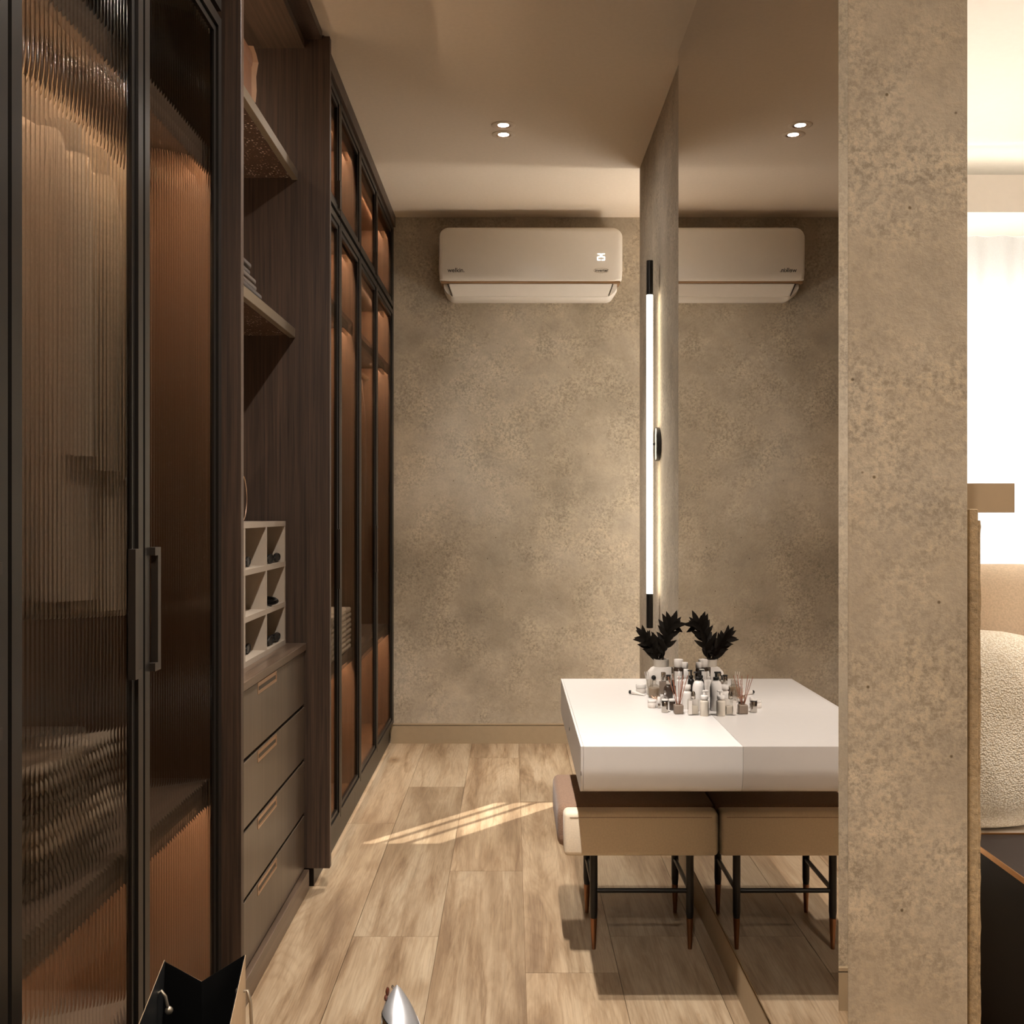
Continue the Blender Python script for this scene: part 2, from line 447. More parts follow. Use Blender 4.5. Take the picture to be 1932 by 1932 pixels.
cu = finish('curtain', bm, mc, None, 60); tag(cu, 'white sheer pleated curtain hanging behind the bed, right edge of photo', 'curtain')

# ------------------------------------------------------------------ downlights
def downlight(x, y, label, CZ=CZ, wt=SPOT_W, c=WARM, sp=1.0):
    t = thing('downlight', label, 'downlight', (x, y, CZ), 0, 'recessed ceiling downlights')
    bm = nb(); lathe(bm, [(.036, -.0005), (.036, -.004), (.052, -.004), (.056, -.0015), (.056, -.0003)], n=28, close=False)
    finish('rim', bm, M['ceiling'], t, 40)
    bm = nb(); lathe(bm, [(.0365, -.0035), (.030, -.0028), (.0255, -.0008)], n=28, close=False)
    finish('reflector', bm, M['copper'], t, 40, label='coppery inner reflector ring')
    bm = nb(); lathe(bm, [(.0255, -.0009), (.0255, -.0004)], n=28)
    finish('lens', bm, M['disc'], t, 40)
    spot(x, y, CZ - .014, wt, c, sp)
for y, lab, wt in ((.16, 'round ceiling downlight right above the camera, out of the photo', 180), (.29, 'round ceiling downlight just ahead of the camera, out of the photo', 180),
                   (2.60, 'round ceiling downlight over the drawers, nearer of two above the frame', 106), (2.73, 'round ceiling downlight over the drawers, farther of two above the frame', 106),
                   (5.013, 'round ceiling downlight, upper of the two seen in the photo', 106), (5.139, 'round ceiling downlight, lower of the two seen in the photo', 106)):
    downlight(-.04, y, lab, CZ, wt, WARM, .3 if y > 4 else 1.45)
for x, y, wt, lab in ((1.6, 2.0, 80, 'by the pier'), (2.4, 2.2, 230, 'over the black cabinet'), (2.7, 4.2, 130, 'over the bed'), (4.2, 4.2, 130, 'in the far right corner')):
    downlight(x, y, 'added fill downlight in the bedroom ceiling ' + lab + ', out of the photo', 3.36, wt, (1, .94, .86))  # unseen ceiling lights added to brighten the bedroom and pier side

# ------------------------------------------------------------------ mirror
mi = finish('mirror', box(nb(), MX, PX - .0005, P_NEAR, 4.211, .128, CZ - .001), M['mirror'])
tag(mi, 'tall frameless wall mirror beside the white vanity table', 'mirror')

# ------------------------------------------------------------------ wardrobes
def flute_pane(y0, y1, z0, z1, x):
    bm = nb(); p = .0162; n = max(2, round((y1 - y0) / p)); p = (y1 - y0) / n; k = 6
    poly = []
    for i in range(n):
        for j in range(k):
            u = j / k
            poly.append((x + .0042 * math.sin(math.pi * u) ** .75 if j else x, y0 + (i + u) * p))
    poly.append((x, y1))
    fr = [(bm.verts.new((q[0], q[1], z0)), bm.verts.new((q[0], q[1], z1))) for q in poly]
    bk = [(bm.verts.new((x - .004, q[1], z0)), bm.verts.new((x - .004, q[1], z1))) for q in poly]
    for a, b_ in zip(fr, fr[1:]): bm.faces.new((a[0], b_[0], b_[1], a[1]))
    for a, b_ in zip(bk, bk[1:]): bm.faces.new((a[0], a[1], b_[1], b_[0]))
    for s in (0, -1): bm.faces.new((fr[s][0], bk[s][0], bk[s][1], fr[s][1]))
    for s in (0, 1):
        for i in range(len(poly) - 1): bm.faces.new((fr[i][s], fr[i + 1][s], bk[i + 1][s], bk[i][s]))
    bmesh.ops.recalc_face_normals(bm, faces=bm.faces)
    return bm

def door(root, y0, y1, z0, z1, fluted, handle=None, hz=(1.085, 1.33)):
    f = .046
    bm = nb(); X0, X1, X2 = DX - .024, DX, DX - .006
    for (a0, a1, b0, b1) in ((y0, y0 + .027, z0, z1), (y1 - .027, y1, z0, z1), (y0 + .027, y1 - .027, z0, z0 + .027), (y0 + .027, y1 - .027, z1 - .027, z1)):
        box(bm, X0, X1, a0, a1, b0, b1)
    g = .029
    for (a0, a1, b0, b1) in ((y0 + g, y0 + f, z0 + g, z1 - g), (y1 - f, y1 - g, z0 + g, z1 - g), (y0 + f, y1 - f, z0 + g, z0 + f), (y0 + f, y1 - f, z1 - f, z1 - g)):
        box(bm, X0 + .002, X2, a0, a1, b0, b1)
    d = wpart(root, 'door', bm, M['frame'])
    e = .004
    if fluted: bm = flute_pane(y0 + f - e, y1 - f + e, z0 + f - e, z1 - f + e, DX - .014)
    else: bm = box(nb(), DX - .018, DX - .013, y0 + f - e, y1 - f + e, z0 + f - e, z1 - f + e)
    gp = wpart(root, 'glass_panel', bm, M['flute' if fluted else 'smoke'], 35 if fluted else None, 'vertically fluted bronze glass' if fluted else 'smoked glass', d)
    gp.data.materials.append(M['pane_back'])
    xf = max(v.co.x for v in gp.data.vertices)
    for p in gp.data.polygons:
        if p.normal.x < .05: p.material_index = 1
    if handle:
        s = 1 if handle == 'near' else -1
        ye = y0 + .040 if s > 0 else y1 - .040
        ye = y0 + .030 if s > 0 else y1 - .037; ya, yb = ye + s * .017, ye + s * .035
        bm = nb()
        box(bm, DX - .004, DX + .010, min(ya, yb), max(ya, yb), hz[0], hz[1])
        for z in (hz[0], hz[1] - .016): box(bm, DX - .004, DX + .010, min(ye, ya), max(ye, ya), z, z + .016)
        wpart(root, 'handle', bm, M['handle'], None, None, d)
    return d

SH_LO, SH_HI = .745, 2.29
def carcass(root, y0, y1, mid=()):
    t = .018
    bm = nb(); box(bm, -1.345, -1.33, y0, y1, .10, CZ - .07)
    wpart(root, 'back_panel', bm, M['wood_in'])
    for y in (y0, y1 - t) + tuple(mid):
        wpart(root, 'side_panel', box(nb(), -1.33, DX - .03, y, y + t, .125, CZ - .07), M['wood_in'])
    wpart(root, 'base_panel', box(nb(), -1.33, DX - .03, y0 + t, y1 - t, .105, .125), M['wood_in'])
    wpart(root, 'plinth', box(nb(), -1.33, -.742, y0, y1, 0, .105), M['frame'])
    wpart(root, 'top_panel', box(nb(), -1.33, DX - .03, y0 + t, y1 - t, CZ - .09, CZ - .07), M['wood_in'])
    wpart(root, 'light_strip', box(nb(), -.799, -.787, y0 + t + .01, y1 - t - .01, CZ - .096, CZ - .0905), M['led'])
    wpart(root, 'shelf_lip', box(nb(), -.782, -.7702, y0 + t + .001, y1 - t - .001, CZ - .135, CZ - .0905), M['wood_in'])
    wpart(root, 'cornice', box(nb(), -1.33, -.704, y0, y1, CZ - .065, CZ - .001), M['wood'])
    wpart(root, 'rail', box(nb(), DX - .05, DX - .028, y0, y1, 2.612, 2.632), M['frame'])
def shelf(root, y0, y1, z, led=True, thick=.024, mat=None):
    s = wpart(root, 'shelf', box(nb(), -1.33, DX - .055, y0, y1, z - thick, z), mat or M['shelf_wood'])
    if led: wpart(root, 'light_strip', box(nb(), -.799, -.787, y0 + .02, y1 - .02, z - thick - .006, z - thick - .0005), M['led'], None, None, s)
    wpart(root, 'shelf_lip', box(nb(), -.782, -.7702, y0, y1, z - thick - .038, z - thick), mat or M['shelf_wood'], None, None, s)
    return s
M['shelf_wood'] = dark_wood('shelf_veneer', rgb((96, 84, 74)), rgb((124, 110, 98)), scale=(50, 2, 50))

# near wardrobe with a single visible door
W0 = thing('wardrobe', 'fluted glass wardrobe at the far left edge of the photo, nearest the camera', 'wardrobe', (-1.0, 1.26, 0))
carcass(W0, .97, 1.545)
door(W0, .985, 1.541, .128, 2.612, True, 'far'); door(W0, .985, 1.541, 2.632, CZ - .07, True)
shelf(W0, .99, 1.527, SH_LO); shelf(W0, .99, 1.527, SH_HI)
# wardrobe with two doors
W1 = thing('wardrobe', 'two-door fluted bronze glass wardrobe with beige coats behind the glass', 'wardrobe', (-1.0, 2.12, 0))
carcass(W1, 1.547, 2.695)
door(W1, 1.553, 2.107, .128, 2.612, True, 'far'); door(W1, 2.117, 2.674, .128, 2.612, True, 'near')
door(W1, 1.553, 2.107, 2.632, CZ - .07, True); door(W1, 2.117, 2.674, 2.632, CZ - .07, True)
shelf(W1, 1.566, 2.676, SH_LO); shelf(W1, 1.566, 2.676, SH_HI); shelf(W1, 1.566, 2.676, 2.635, False)
bm = nb(); tube(bm, [(-1.03, 1.566, 2.20), (-1.03, 2.676, 2.20)], .012, 10)
wpart(W1, 'hanging_rod', bm, M['shelf_metal'], 40)
# far wardrobes with smoked glass
W2 = thing('wardrobe', 'smoked glass wardrobe with white folded towels inside, left of the two farther ones', 'wardrobe', (-1.0, 4.6, 0))
carcass(W2, 4.068, 5.125)
door(W2, 4.075, 4.529, .128, 2.612, False, 'far'); door(W2, 4.537, 5.12, .128, 2.612, False)
door(W2, 4.075, 4.529, 2.632, CZ - .07, False, 'far', (2.645, 2.76)); door(W2, 4.537, 5.12, 2.632, CZ - .07, False)
shelf(W2, 4.086, 5.107, SH_LO + .02); shelf(W2, 4.086, 5.107, SH_HI); shelf(W2, 4.086, 5.107, 2.635)
W3 = thing('wardrobe', 'smoked glass wardrobe meeting the back wall in the left corner', 'wardrobe', (-1.0, 5.8, 0))
carcass(W3, 5.127, BY - .016)
door(W3, 5.131, 5.757, .128, 2.612, False, 'far'); door(W3, 5.765, 6.52, .128, 2.612, False)
door(W3, 5.131, 5.757, 2.632, CZ - .07, False, 'far', (2.645, 2.76)); door(W3, 5.765, 6.52, 2.632, CZ - .07, False)
wpart(W3, 'filler_strip', box(nb(), DX - .03, DX, 6.524, BY - .016, .128, CZ - .07), M['frame'])
shelf(W3, 5.145, 6.549, SH_LO - .02); shelf(W3, 5.145, 6.549, SH_HI); shelf(W3, 5.145, 6.549, 2.635)
for r_, a, b_ in ((W2, 4.086, 5.107), (W3, 5.145, 6.549)):
    bm = nb(); tube(bm, [(-1.03, a, 2.20), (-1.03, b_, 2.20)], .012, 10)
    wpart(r_, 'hanging_rod', bm, M['shelf_metal'], 40)

# ---- open unit between the two dark end panels
OU = thing('open_shelf_unit', 'dark open shelf unit with four drawers between tall end panels', 'shelf unit', (-1.0, 3.37, 0))
wpart(OU, 'end_panel', box(nb(), -1.34, -.673, 2.70, 2.726, .06, CZ - .002, .001, 1), M['wood'])
wpart(OU, 'end_panel', box(nb(), -1.34, -.676, 4.03, 4.062, .078, 3.165, .001, 1), M['wood'])
wpart(OU, 'back_panel', box(nb(), -1.345, -1.33, 2.727, 4.029, .08, 3.16), M['wood'])
wpart(OU, 'top_panel', box(nb(), -1.33, -.769, 2.727, 4.029, 3.12, 3.15), M['wood_h'])
wpart(OU, 'cornice', box(nb(), -1.33, -.704, 2.727, 4.029, 3.152, CZ - .001), M['wood'])
wpart(OU, 'worktop', box(nb(), -1.33, -.762, 2.727, 4.029, .888, .915, .002, 1), M['wood_h'])
wpart(OU, 'cabinet_box', box(nb(), -1.33, -.792, 2.727, 4.029, .075, .886), M['wood'])
wpart(OU, 'plinth', box(nb(), -1.33, -.752, 2.727, 4.029, 0, .075, .002, 1), M['wood_h'])
for z1, z0 in ((.884, .690), (.678, .488), (.476, .287), (.275, .080)):
    d = wpart(OU, 'drawer', box(nb(), -.791, -.769, 2.731, 4.025, z0, z1, .001, 1), M['drawer'])
    za, zb = z1 - .036, z1 - .001
    bm = nb(); ya, yb = 3.285, 3.545; fr = .006
    box(bm, -.770, -.7675, ya, yb, zb - fr, zb); box(bm, -.770, -.7675, ya, yb, za, za + fr)
    box(bm, -.770, -.7675, ya, ya + fr, za + fr, zb - fr); box(bm, -.770, -.7675, yb - fr, yb, za + fr, zb - fr)
    box(bm, -.7705, -.7688, ya + fr, yb - fr, za + fr, zb - fr)
    wpart(OU, 'handle', bm, M['copper'], None, 'rose bronze recessed pull', d)
    bm = nb(); box(bm, -.7689, -.7682, ya + .012, yb - .012, za + .010, za + .022)
    wpart(OU, 'finger_slot', bm, M['handle'], None, None, d)
# glass shelves, their sparkle painted into the colour as white flecks
mg, nt, b = new_mat('glint_fleck_glass')
vo = N(nt, 'ShaderNodeTexVoronoi'); vo.inputs['Scale'].default_value = 95; nt.links.new(mapped(nt, (1, 1, 1)), vo.inputs['Vector'])
rA = ramp(nt, [(.0, (1, 1, 1, 1)), (.38, (0, 0, 0, 1))]); nt.links.new(vo.outputs['Distance'], rA.inputs[0])
sep = N(nt, 'ShaderNodeSeparateColor'); nt.links.new(vo.outputs['Color'], sep.inputs[0])
rB = ramp(nt, [(.50, (0, 0, 0, 1)), (.6, (1, 1, 1, 1))]); nt.links.new(sep.outputs[0], rB.inputs[0])
rC = ramp(nt, [(.40, (0, 0, 0, 1)), (.56, (1, 1, 1, 1))]); nt.links.new(noise(nt, mapped(nt, (1, 1, 1)), 9, 3), rC.inputs[0])
mm1 = mix(nt, 1, rA.outputs[0], rB.outputs[0], 'MULTIPLY'); mm2 = mix(nt, 1, mm1, rC.outputs[0], 'MULTIPLY')
cc = mix(nt, mm2, rgb((84, 62, 47)), (1, .93, .82, 1)); nt.links.new(cc, b.inputs['Base Color'])
b.inputs['Roughness'].default_value = .25
for z, xf in ((2.665, -.794), (2.080, -.803)):
    bm = nb(); box(bm, -1.33, xf - .022, 2.728, 4.028, z - .026, z - .010)
    s = wpart(OU, 'shelf', bm, mg, None, 'glass shelf with glints painted as white flecks')
    wpart(OU, 'shelf_edge', box(nb(), xf - .022, xf, 2.728, 4.028, z - .034, z, .001, 1), M['shelf_metal'], None, None, s)
    wpart(OU, 'light_strip', box(nb(), -1.325, -1.312, 2.78, 3.98, z - .0095, z - .002), M['led_soft'], None, None, s)
wpart(OU, 'light_strip', box(nb(), -1.31, -1.295, 2.78, 3.98, 3.112, 3.1195), M['led_soft'])

wpart(OU, 'light_strip', box(nb(), -1.325, -1.312, 2.78, 3.98, .9155, .923), M['led_soft'])
# ---- cubby rack on the worktop
RK = thing('cubby_rack', 'pale cubby rack of square compartments on the dark worktop', 'rack', (-.93, 3.55, .9152))
ys = [3.075, 3.375, 3.675, 3.975]; zs = [.9152, 1.063, 1.2105, 1.358]; t = .018
for i, z in enumerate(zs):
    zz = z if i == 0 else z - t / 2
    if i == 3: zz = z - t / 2
    wpart(RK, 'shelf', box(nb(), -1.05, -.83, ys[0] - t / 2, ys[-1] + t / 2, zz, zz + t), M['rack'])
for y in ys:
    for i in range(3):
        z0 = zs[i] + (t if i == 0 else t / 2); z1 = zs[i + 1] - t / 2
        wpart(RK, 'divider', box(nb(), -1.045, -.8305, y - t / 2, y + t / 2, z0, z1), M['rack'])
wpart(RK, 'back_panel', box(nb(), -1.056, -1.05, ys[0] - t / 2, ys[-1] + t / 2, zs[0], zs[-1] + t / 2), M['rack'])

# sunglasses in the compartments
M['dark_lens'] = plain('dark_lens', (.008, .007, .006), .4, 0, var=.05)
def sunglasses():
    t = thing('sunglasses', '', 'sunglasses')
    bm = nb()
    for s in (-1, 1):
        loop = [(s * .034 + .027 * math.cos(a), 0, .024 + .020 * math.sin(a)) for a in [2 * math.pi * k / 16 for k in range(17)]]
        tube(bm, loop, .0032, 6, False)
    tube(bm, [(-.008, 0, .030), (0, .002, .034), (.008, 0, .030)], .0028, 6)
    finish('frame', bm, M['black'], t, 60)
    bm = nb()
    for s in (-1, 1): lathe(bm, [(.026, -.001), (.026, .001)], s * .034, 0, .024, 16, 'Y')
    for v in bm.verts: v.co.z = .024 + (v.co.z - .024) * .76
    finish('lens', bm, M['dark_lens'], t)
    for s in (-1, 1):
        bm = nb(); tube(bm, [(s * .061, 0, .030), (s * .060, .012, .030), (s * .02, .018 + .006 * s, .022), (-s * .05, .020 + .006 * s, .010), (-s * .062, .022 + .006 * s, .0045)], .003, 6)
        finish('temple', bm, M['black'], t, 60)
    return t
sg0 = sunglasses()
first = True
cell = lambda c, r: (ys[c] + .15, zs[r] + (t if r == 0 else t / 2))
spots_sg = [(2, 2, .03, 'folded black sunglasses in the top compartment nearest the far panel', -.846, 0),
            (2, 0, .03, 'folded black sunglasses in the bottom compartment nearest the far panel', -.846, 0),
            (2, 1, -.005, 'folded black sunglasses tucked behind the divider in the middle compartment', -.905, 1.2),
            (1, 2, .0, 'black sunglasses at the near side of the top compartment, cut by the end panel', -.865, .1),
            (1, 0, .0, 'black sunglasses at the near side of the bottom compartment, cut by the end panel', -.865, .1)]
for (c, r, dy, lab, x, ro) in spots_sg:
    o = sg0 if first else copy_tree(sg0); first = False
    y, z = cell(c, r)
    o.location = (x, y + dy, z + .0005); o.rotation_euler = (0, 0, math.pi / 2 + ro)
    o.scale = (1.55, 1.5, .72)
    o['label'] = lab; o['group'] = 'sunglasses in the cubby rack'
# gold wire hoop standing on the rack
bm = nb(); tube(bm, [(0, .062 * math.sin(a), .075 - .075 * math.cos(a)) for a in [2 * math.pi * k / 28 for k in range(29)]], .0022, 6, False)
o = finish('wire_hoop', bm, M['copper'], None, 60); o.location = (-.87, 3.50, zs[3] + t / 2 + .0025)
tag(o, 'thin copper wire hoop standing on top of the cubby rack', 'ornament')

# leather bag on the upper shelf
M['tan'] = plain('tan_leather', rgb((150, 104, 76)), .5, var=.08)
M['tan_light'] = plain('tan_strap', rgb((196, 158, 126)), .5, var=.06)
BG = thing('leather_bag', 'tan leather bag with pale hanging straps on the upper glass shelf', 'bag', (-.94, 3.30, 2.665))
bm = nb(); prism(bm, rrect(-1.05, -.832, 2.6655, 2.90, .05), 'Y', 3.1, 3.47)
wpart(BG, 'body', bm, M['tan'], 40)
bm = nb(); prism(bm, rrect(-1.053, -.829, 2.79, 2.904, .052), 'Y', 3.1, 3.475)
wpart(BG, 'flap', bm, M['tan'], 40)
bm = nb(); loft(bm, [[(-.880 + dx, y, z), (-.855 + dx, y + .006, z), (-.855 + dx, y + .010, z), (-.880 + dx, y + .004, z)] for (dx, y, z) in ((.028, 3.468, 2.89), (.032, 3.485, 2.875), (.036, 3.50, 2.85), (.034, 3.492, 2.825), (.032, 3.485, 2.80), (.033, 3.488, 2.755), (.032, 3.480, 2.715))])
wpart(BG, 'strap', bm, M['tan_light'], 40, 'pale hanging leather strap')

# folded knits on the lower shelf
M['knit'] = fabric('grey_brown_knit', rgb((84, 70, 60)), .95, 420, .3, .9)
M['knit2'] = fabric('taupe_knit', rgb((108, 92, 78)), .95, 420, .25, .8)
def folded(x0, x1, y0, y1, z0, z1, mat, lab, group, name='folded_knit', cat='knitwear'):
    zc = (z0 + z1) / 2
    root = thing(name, lab, cat, ((x0 + x1) / 2, (y0 + y1) / 2, z0), 0, group)
    hx, hy, h = (x1 - x0) / 2, (y1 - y0) / 2, (z1 - z0)
    n = 2
    for k in range(n):
        a, b_ = h * k / n + .0008, h * (k + 1) / n
        bm = nb()
        box(bm, -hx + .004 * R.random(), hx - .004 * R.random(), -hy + .004 * R.random(), hy - .01 * R.random(), a, b_, min(.012, (b_ - a) * .46), 3)
        finish('fold', bm, mat, root, 60)
    return root
zk = 2.080
for k, (mt, lab) in enumerate(((M['knit'], 'dark grey-brown folded knit at the bottom of the stack on the lower glass shelf'), (M['knit2'], 'taupe folded knit in the middle of the stack on the lower glass shelf'), (M['knit'], 'dark grey-brown folded knit on top of the stack on the lower glass shelf'))):
    folded(-1.15, -.832 - .010 * k, 3.25, 3.635 - .035 * k, zk + .0005, zk + .045, mt, lab, 'knits on the lower glass shelf'); zk += .045

# clothes inside the wardrobes
M['coat'] = fabric('beige_coat', rgb((222, 206, 184)), .95, 120, .12, .5)
M['coat2'] = fabric('stone_coat', rgb((204, 192, 176)), .95, 120, .12, .5)
M['coat3'] = fabric('brown_coat', rgb((120, 92, 70)), .95, 120, .12, .5)
def coat(y, mat, lab, group, z_hem=1.21, wsc=1.0):
    root = thing('hanging_coat', lab, 'coat', (-1.03, y, z_hem), 0, group)
    secs = []
    H = 2.175 - z_hem
    for (fz, hw, ht) in ((0, .225, .040), (.2, .222, .045), (.5, .215, .042), (.78, .222, .040), (.9, .205, .035), (.95, .13, .030), (1.0, .045, .022)):
        ring = []
        for k in range(20):
            a = 2 * math.pi * k / 20
            wv = 1 + .10 * math.sin(5 * a + fz * 2) * (1 - fz)
            ring.append((hw * wsc * math.cos(a), ht * wv * math.sin(a), fz * H))
        secs.append(ring)
    bm = nb(); loft(bm, secs); finish('coat_body', bm, mat, root, 50)
    for s in (-1, 1):
        bm = nb(); tube(bm, [(s * .17 * wsc, -.030, H * .90), (s * .215 * wsc, -.045, H * .70), (s * .222 * wsc, -.048, H * .42), (s * .215 * wsc, -.040, H * .28)], .042, 10, True, .034)
        finish('sleeve', bm, mat, root, 50)
    bm = nb(); tube(bm, [(0, 0, H), (0, 0, H + .026), (.012, 0, H + .044), (0, 0, H + .052)], .003, 6); finish('hanger_hook', bm, M['shelf_metal'], root, 50)
    return root
coat(2.00, M['coat2'], 'stone coloured coat nearest the camera behind the fluted glass', 'coats behind the fluted glass', 1.24)
coat(2.13, M['coat'], 'beige long coat in the middle of the row behind the fluted glass', 'coats behind the fluted glass', 1.21)
coat(2.26, M['coat'], 'beige coat farthest along the rod behind the fluted glass', 'coats behind the fluted glass', 1.19)
coat(5.45, M['coat2'], 'stone coloured coat behind the third smoked glass door', 'coats behind the smoked glass', 1.15)
coat(5.62, M['coat3'], 'brown coat behind the third smoked glass door', 'coats behind the smoked glass', 1.15)
M['grey_cloth'] = fabric('grey_cloth', rgb((134, 120, 104)), .95, 300, .15, .6)
M['dark_cloth'] = fabric('charcoal_cloth', rgb((70, 62, 56)), .95, 300, .15, .6)
zc = SH_LO
for k, (h, mt, nm) in enumerate(((.06, M['grey_cloth'], 'grey folded sweater lowest'), (.055, M['coat'], 'beige folded sweater second from the bottom'), (.055, M['grey_cloth'], 'grey folded sweater third from the bottom'), (.05, M['coat2'], 'stone folded sweater topmost'))):
    folded(-1.2, -.86, 1.86, 2.22, zc + .0005, zc + h, mt, nm + ' in the stack low behind the fluted glass', 'sweaters behind the fluted glass', 'folded_sweater', 'sweater'); zc += h
BX = thing('storage_box', 'dark storage box on the floor of the fluted glass wardrobe', 'box', (-1.05, 2.0, .1255))
finish('box_body', box(nb(), -.19, .20, -.24, .26, 0, .24, .006, 2), M['dark_cloth'], BX)
finish('lid', box(nb(), -.195, .205, -.245, .265, .2405, .28, .006, 2), M['dark_cloth'], BX)
M['towel'] = fabric('white_towel', rgb((232, 226, 216)), .95, 260, .08, .8)
for (ya, yb, where) in ((4.38, 4.72, 'nearer'), (4.75, 5.09, 'farther')):
    zc = SH_LO + .02
    for k, nm in enumerate(('lowest', 'second from the bottom', 'third from the bottom', 'topmost')):
        folded(-1.08, -.772, ya, yb, zc + .0005, zc + .048, M['towel'], 'white folded towel, ' + nm + ' of the ' + where + ' stack behind smoked glass', 'towels behind the smoked glass', 'folded_towel', 'towel'); zc += .048

# ------------------------------------------------------------------ air conditioner
AC = thing('air_conditioner', 'white wall-mounted air conditioner with a lit temperature display', 'air conditioner', (.109, BY, 2.64))
X0, X1 = -.431, .649
def sec(y, x0, x1, z0, z1, r, n=6): return [(p[0], y, p[1]) for p in rrect(x0, x1, z0, z1, r, n)]
bm = nb(); loft(bm, [sec(BY - .001, X0 + .01, X1 - .01, 2.665, 3.062, .03), sec(6.42, X0 + .004, X1 - .004, 2.66, 3.066, .045), sec(6.395, X0 + .012, X1 - .012, 2.67, 3.06, .05)])
# narrow the lower corners like the tapered under-body
for v in bm.verts:
    if v.co.z < 2.78:
        k = (2.78 - v.co.z) / .12
        v.co.x = .109 + (v.co.x - .109) * (1 - .085 * k ** 1.3); v.co.y = min(BY - .001, v.co.y + .03 * k * (1 if v.co.y < 6.5 else 0))
wpart(AC, 'body', bm, M['ac'], 40)
def face(y, inset, r): return [(p[0], y, p[1]) for p in rrect(X0 + inset, X1 - inset, 2.756 + inset * .3, 3.071 - inset * .6, r, 8)]
bm = nb(); loft(bm, [face(6.45, .0, .055), face(6.39, 0, .058), face(6.372, .006, .056), face(6.363, .022, .05)])
for v in bm.verts:
    if v.co.z < 2.82: v.co.z = 2.756 + (v.co.z - 2.756) * .25 if v.co.z < 2.80 else v.co.z
wpart(AC, 'front_panel', bm, M['ac'], 40)
bm = nb(); prism(bm, rrect(X0 + .012, X1 - .012, 2.744, 2.757, .004, 2), 'Y', 6.385, 6.50)
wpart(AC, 'trim_line', bm, M['ac_line'], 40, 'thin bronze line under the front panel')
bm = nb(); prism(bm, [(-.372, 2.742), (.59, 2.742), (.566, 2.676), (-.348, 2.676)], 'Y', 6.392, 6.50)
for v in bm.verts:
    if v.co.z < 2.70 and v.co.y < 6.45: v.co.y += .022
wpart(AC, 'flap', bm, M['ac'])
for s, xa, xb in ((-1, -.377, -.352), (1, .595, .570)):
    bm = nb(); prism(bm, [(xa, 2.742), (xa + s * .003, 2.742), (xb + s * .003, 2.674), (xb, 2.674)], 'Y', 6.391, 6.42)
    for v in bm.verts:
        if v.co.z < 2.70 and v.co.y < 6.41: v.co.y += .022
    wpart(AC, 'flap_seam', bm, M['handle'])
def text_mesh(s, size, mat, name, loc, root, sx=1.0):
    cu_ = bpy.data.curves.new(name, 'FONT'); cu_.body = s; cu_.size = size; cu_.extrude = .0004; cu_.offset = size * .012
    to = bpy.data.objects.new(name + '_tmp', cu_); col.objects.link(to)
    dg = bpy.context.evaluated_depsgraph_get(); dg.update()
    me = bpy.data.meshes.new_from_object(to.evaluated_get(dg))
    bpy.data.objects.remove(to)
    me.transform(Matrix.Rotation(math.pi / 2, 4, 'X') @ Matrix.Diagonal((sx, 1, 1, 1)))
    me.transform(Matrix.Translation(Vector(loc) - Vector(root.location)))
    me.materials.clear(); me.materials.append(mat)
    o = bpy.data.objects.new(name, me); col.objects.link(o); o.parent = root
    return o
AD = 6.363
px2 = lambda x, d: (x - 966) / 2050 * d
pz2 = lambda y, d: 1.4 + (966 - y) / 2050 * d
text_mesh('welkin.', .036, M['ink'], 'lettering', (px2(844.5, AD), AD - .0005, pz2(513.5, AD)), AC, .98)
text_mesh('inverter', .024, M['ink'], 'lettering', (px2(1122.5, AD), AD - .0005, pz2(512.6, AD)), AC, 1.0)
bm = nb(); arc = [(px2(1134.5, AD) + .045 * math.cos(a), AD - .0006, pz2(510.5, AD) + .014 * math.sin(a)) for a in [math.radians(20 + 320 * k / 24) for k in range(25)]]
tube(bm, arc, .0006, 4); wpart(AC, 'emblem_ring', bm, M['ac_line'])
bm = nb()
def seg(ax, az, bx_, bz): tube(bm, [(ax, AD - .001, az), (bx_, AD - .001, bz)], .0021, 8)
for x0, pat in ((px2(1127.5, AD), '2'), (px2(1135.5, AD), '5')):
    wd = .0165; zt, zb = pz2(479, AD), pz2(490.5, AD); zm = (zt + zb) / 2
    seg(x0, zt, x0 + wd, zt); seg(x0, zm, x0 + wd, zm); seg(x0, zb, x0 + wd, zb)
    if pat == '2': seg(x0 + wd, zt, x0 + wd, zm); seg(x0, zm, x0, zb)
    else: seg(x0, zt, x0, zm); seg(x0 + wd, zm, x0 + wd, zb)
wpart(AC, 'display', bm, M['digits'], None, 'lit white temperature digits')

# ------------------------------------------------------------------ wall lamp
WL = thing('wall_lamp', 'slim vertical tube wall lamp with black ends above the vanity', 'lamp', (.664, 4.9, 1.705))
tx, ty = .621, 4.9
bm = nb(); lathe(bm, [(.0143, 0), (.0143, 1.346)], tx, ty, 1.032, 20); wpart(WL, 'light_tube', bm, M['lamp'], 40, 'glowing warm white tube')
for z0, z1 in ((2.378, 2.533), (.877, 1.032)):
    bm = nb(); lathe(bm, [(.0135, z0), (.0152, z0 + .002), (.0152, z1 - .002), (.0150, z1)], tx, ty, 0, 20); wpart(WL, 'end_cap', bm, M['black'], 40)
bm = nb(); lathe(bm, [(.070, 0), (.076, -.003), (.076, -.017), (.072, -.020)], PX - .0005, ty, 1.706, 36, 'X'); wpart(WL, 'wall_plate', bm, M['black'], 40)
bm = nb(); tube(bm, [(PX - .018, ty, 1.706), (tx + .012, ty, 1.706)], .006, 10); wpart(WL, 'arm', bm, M['black'], 40)

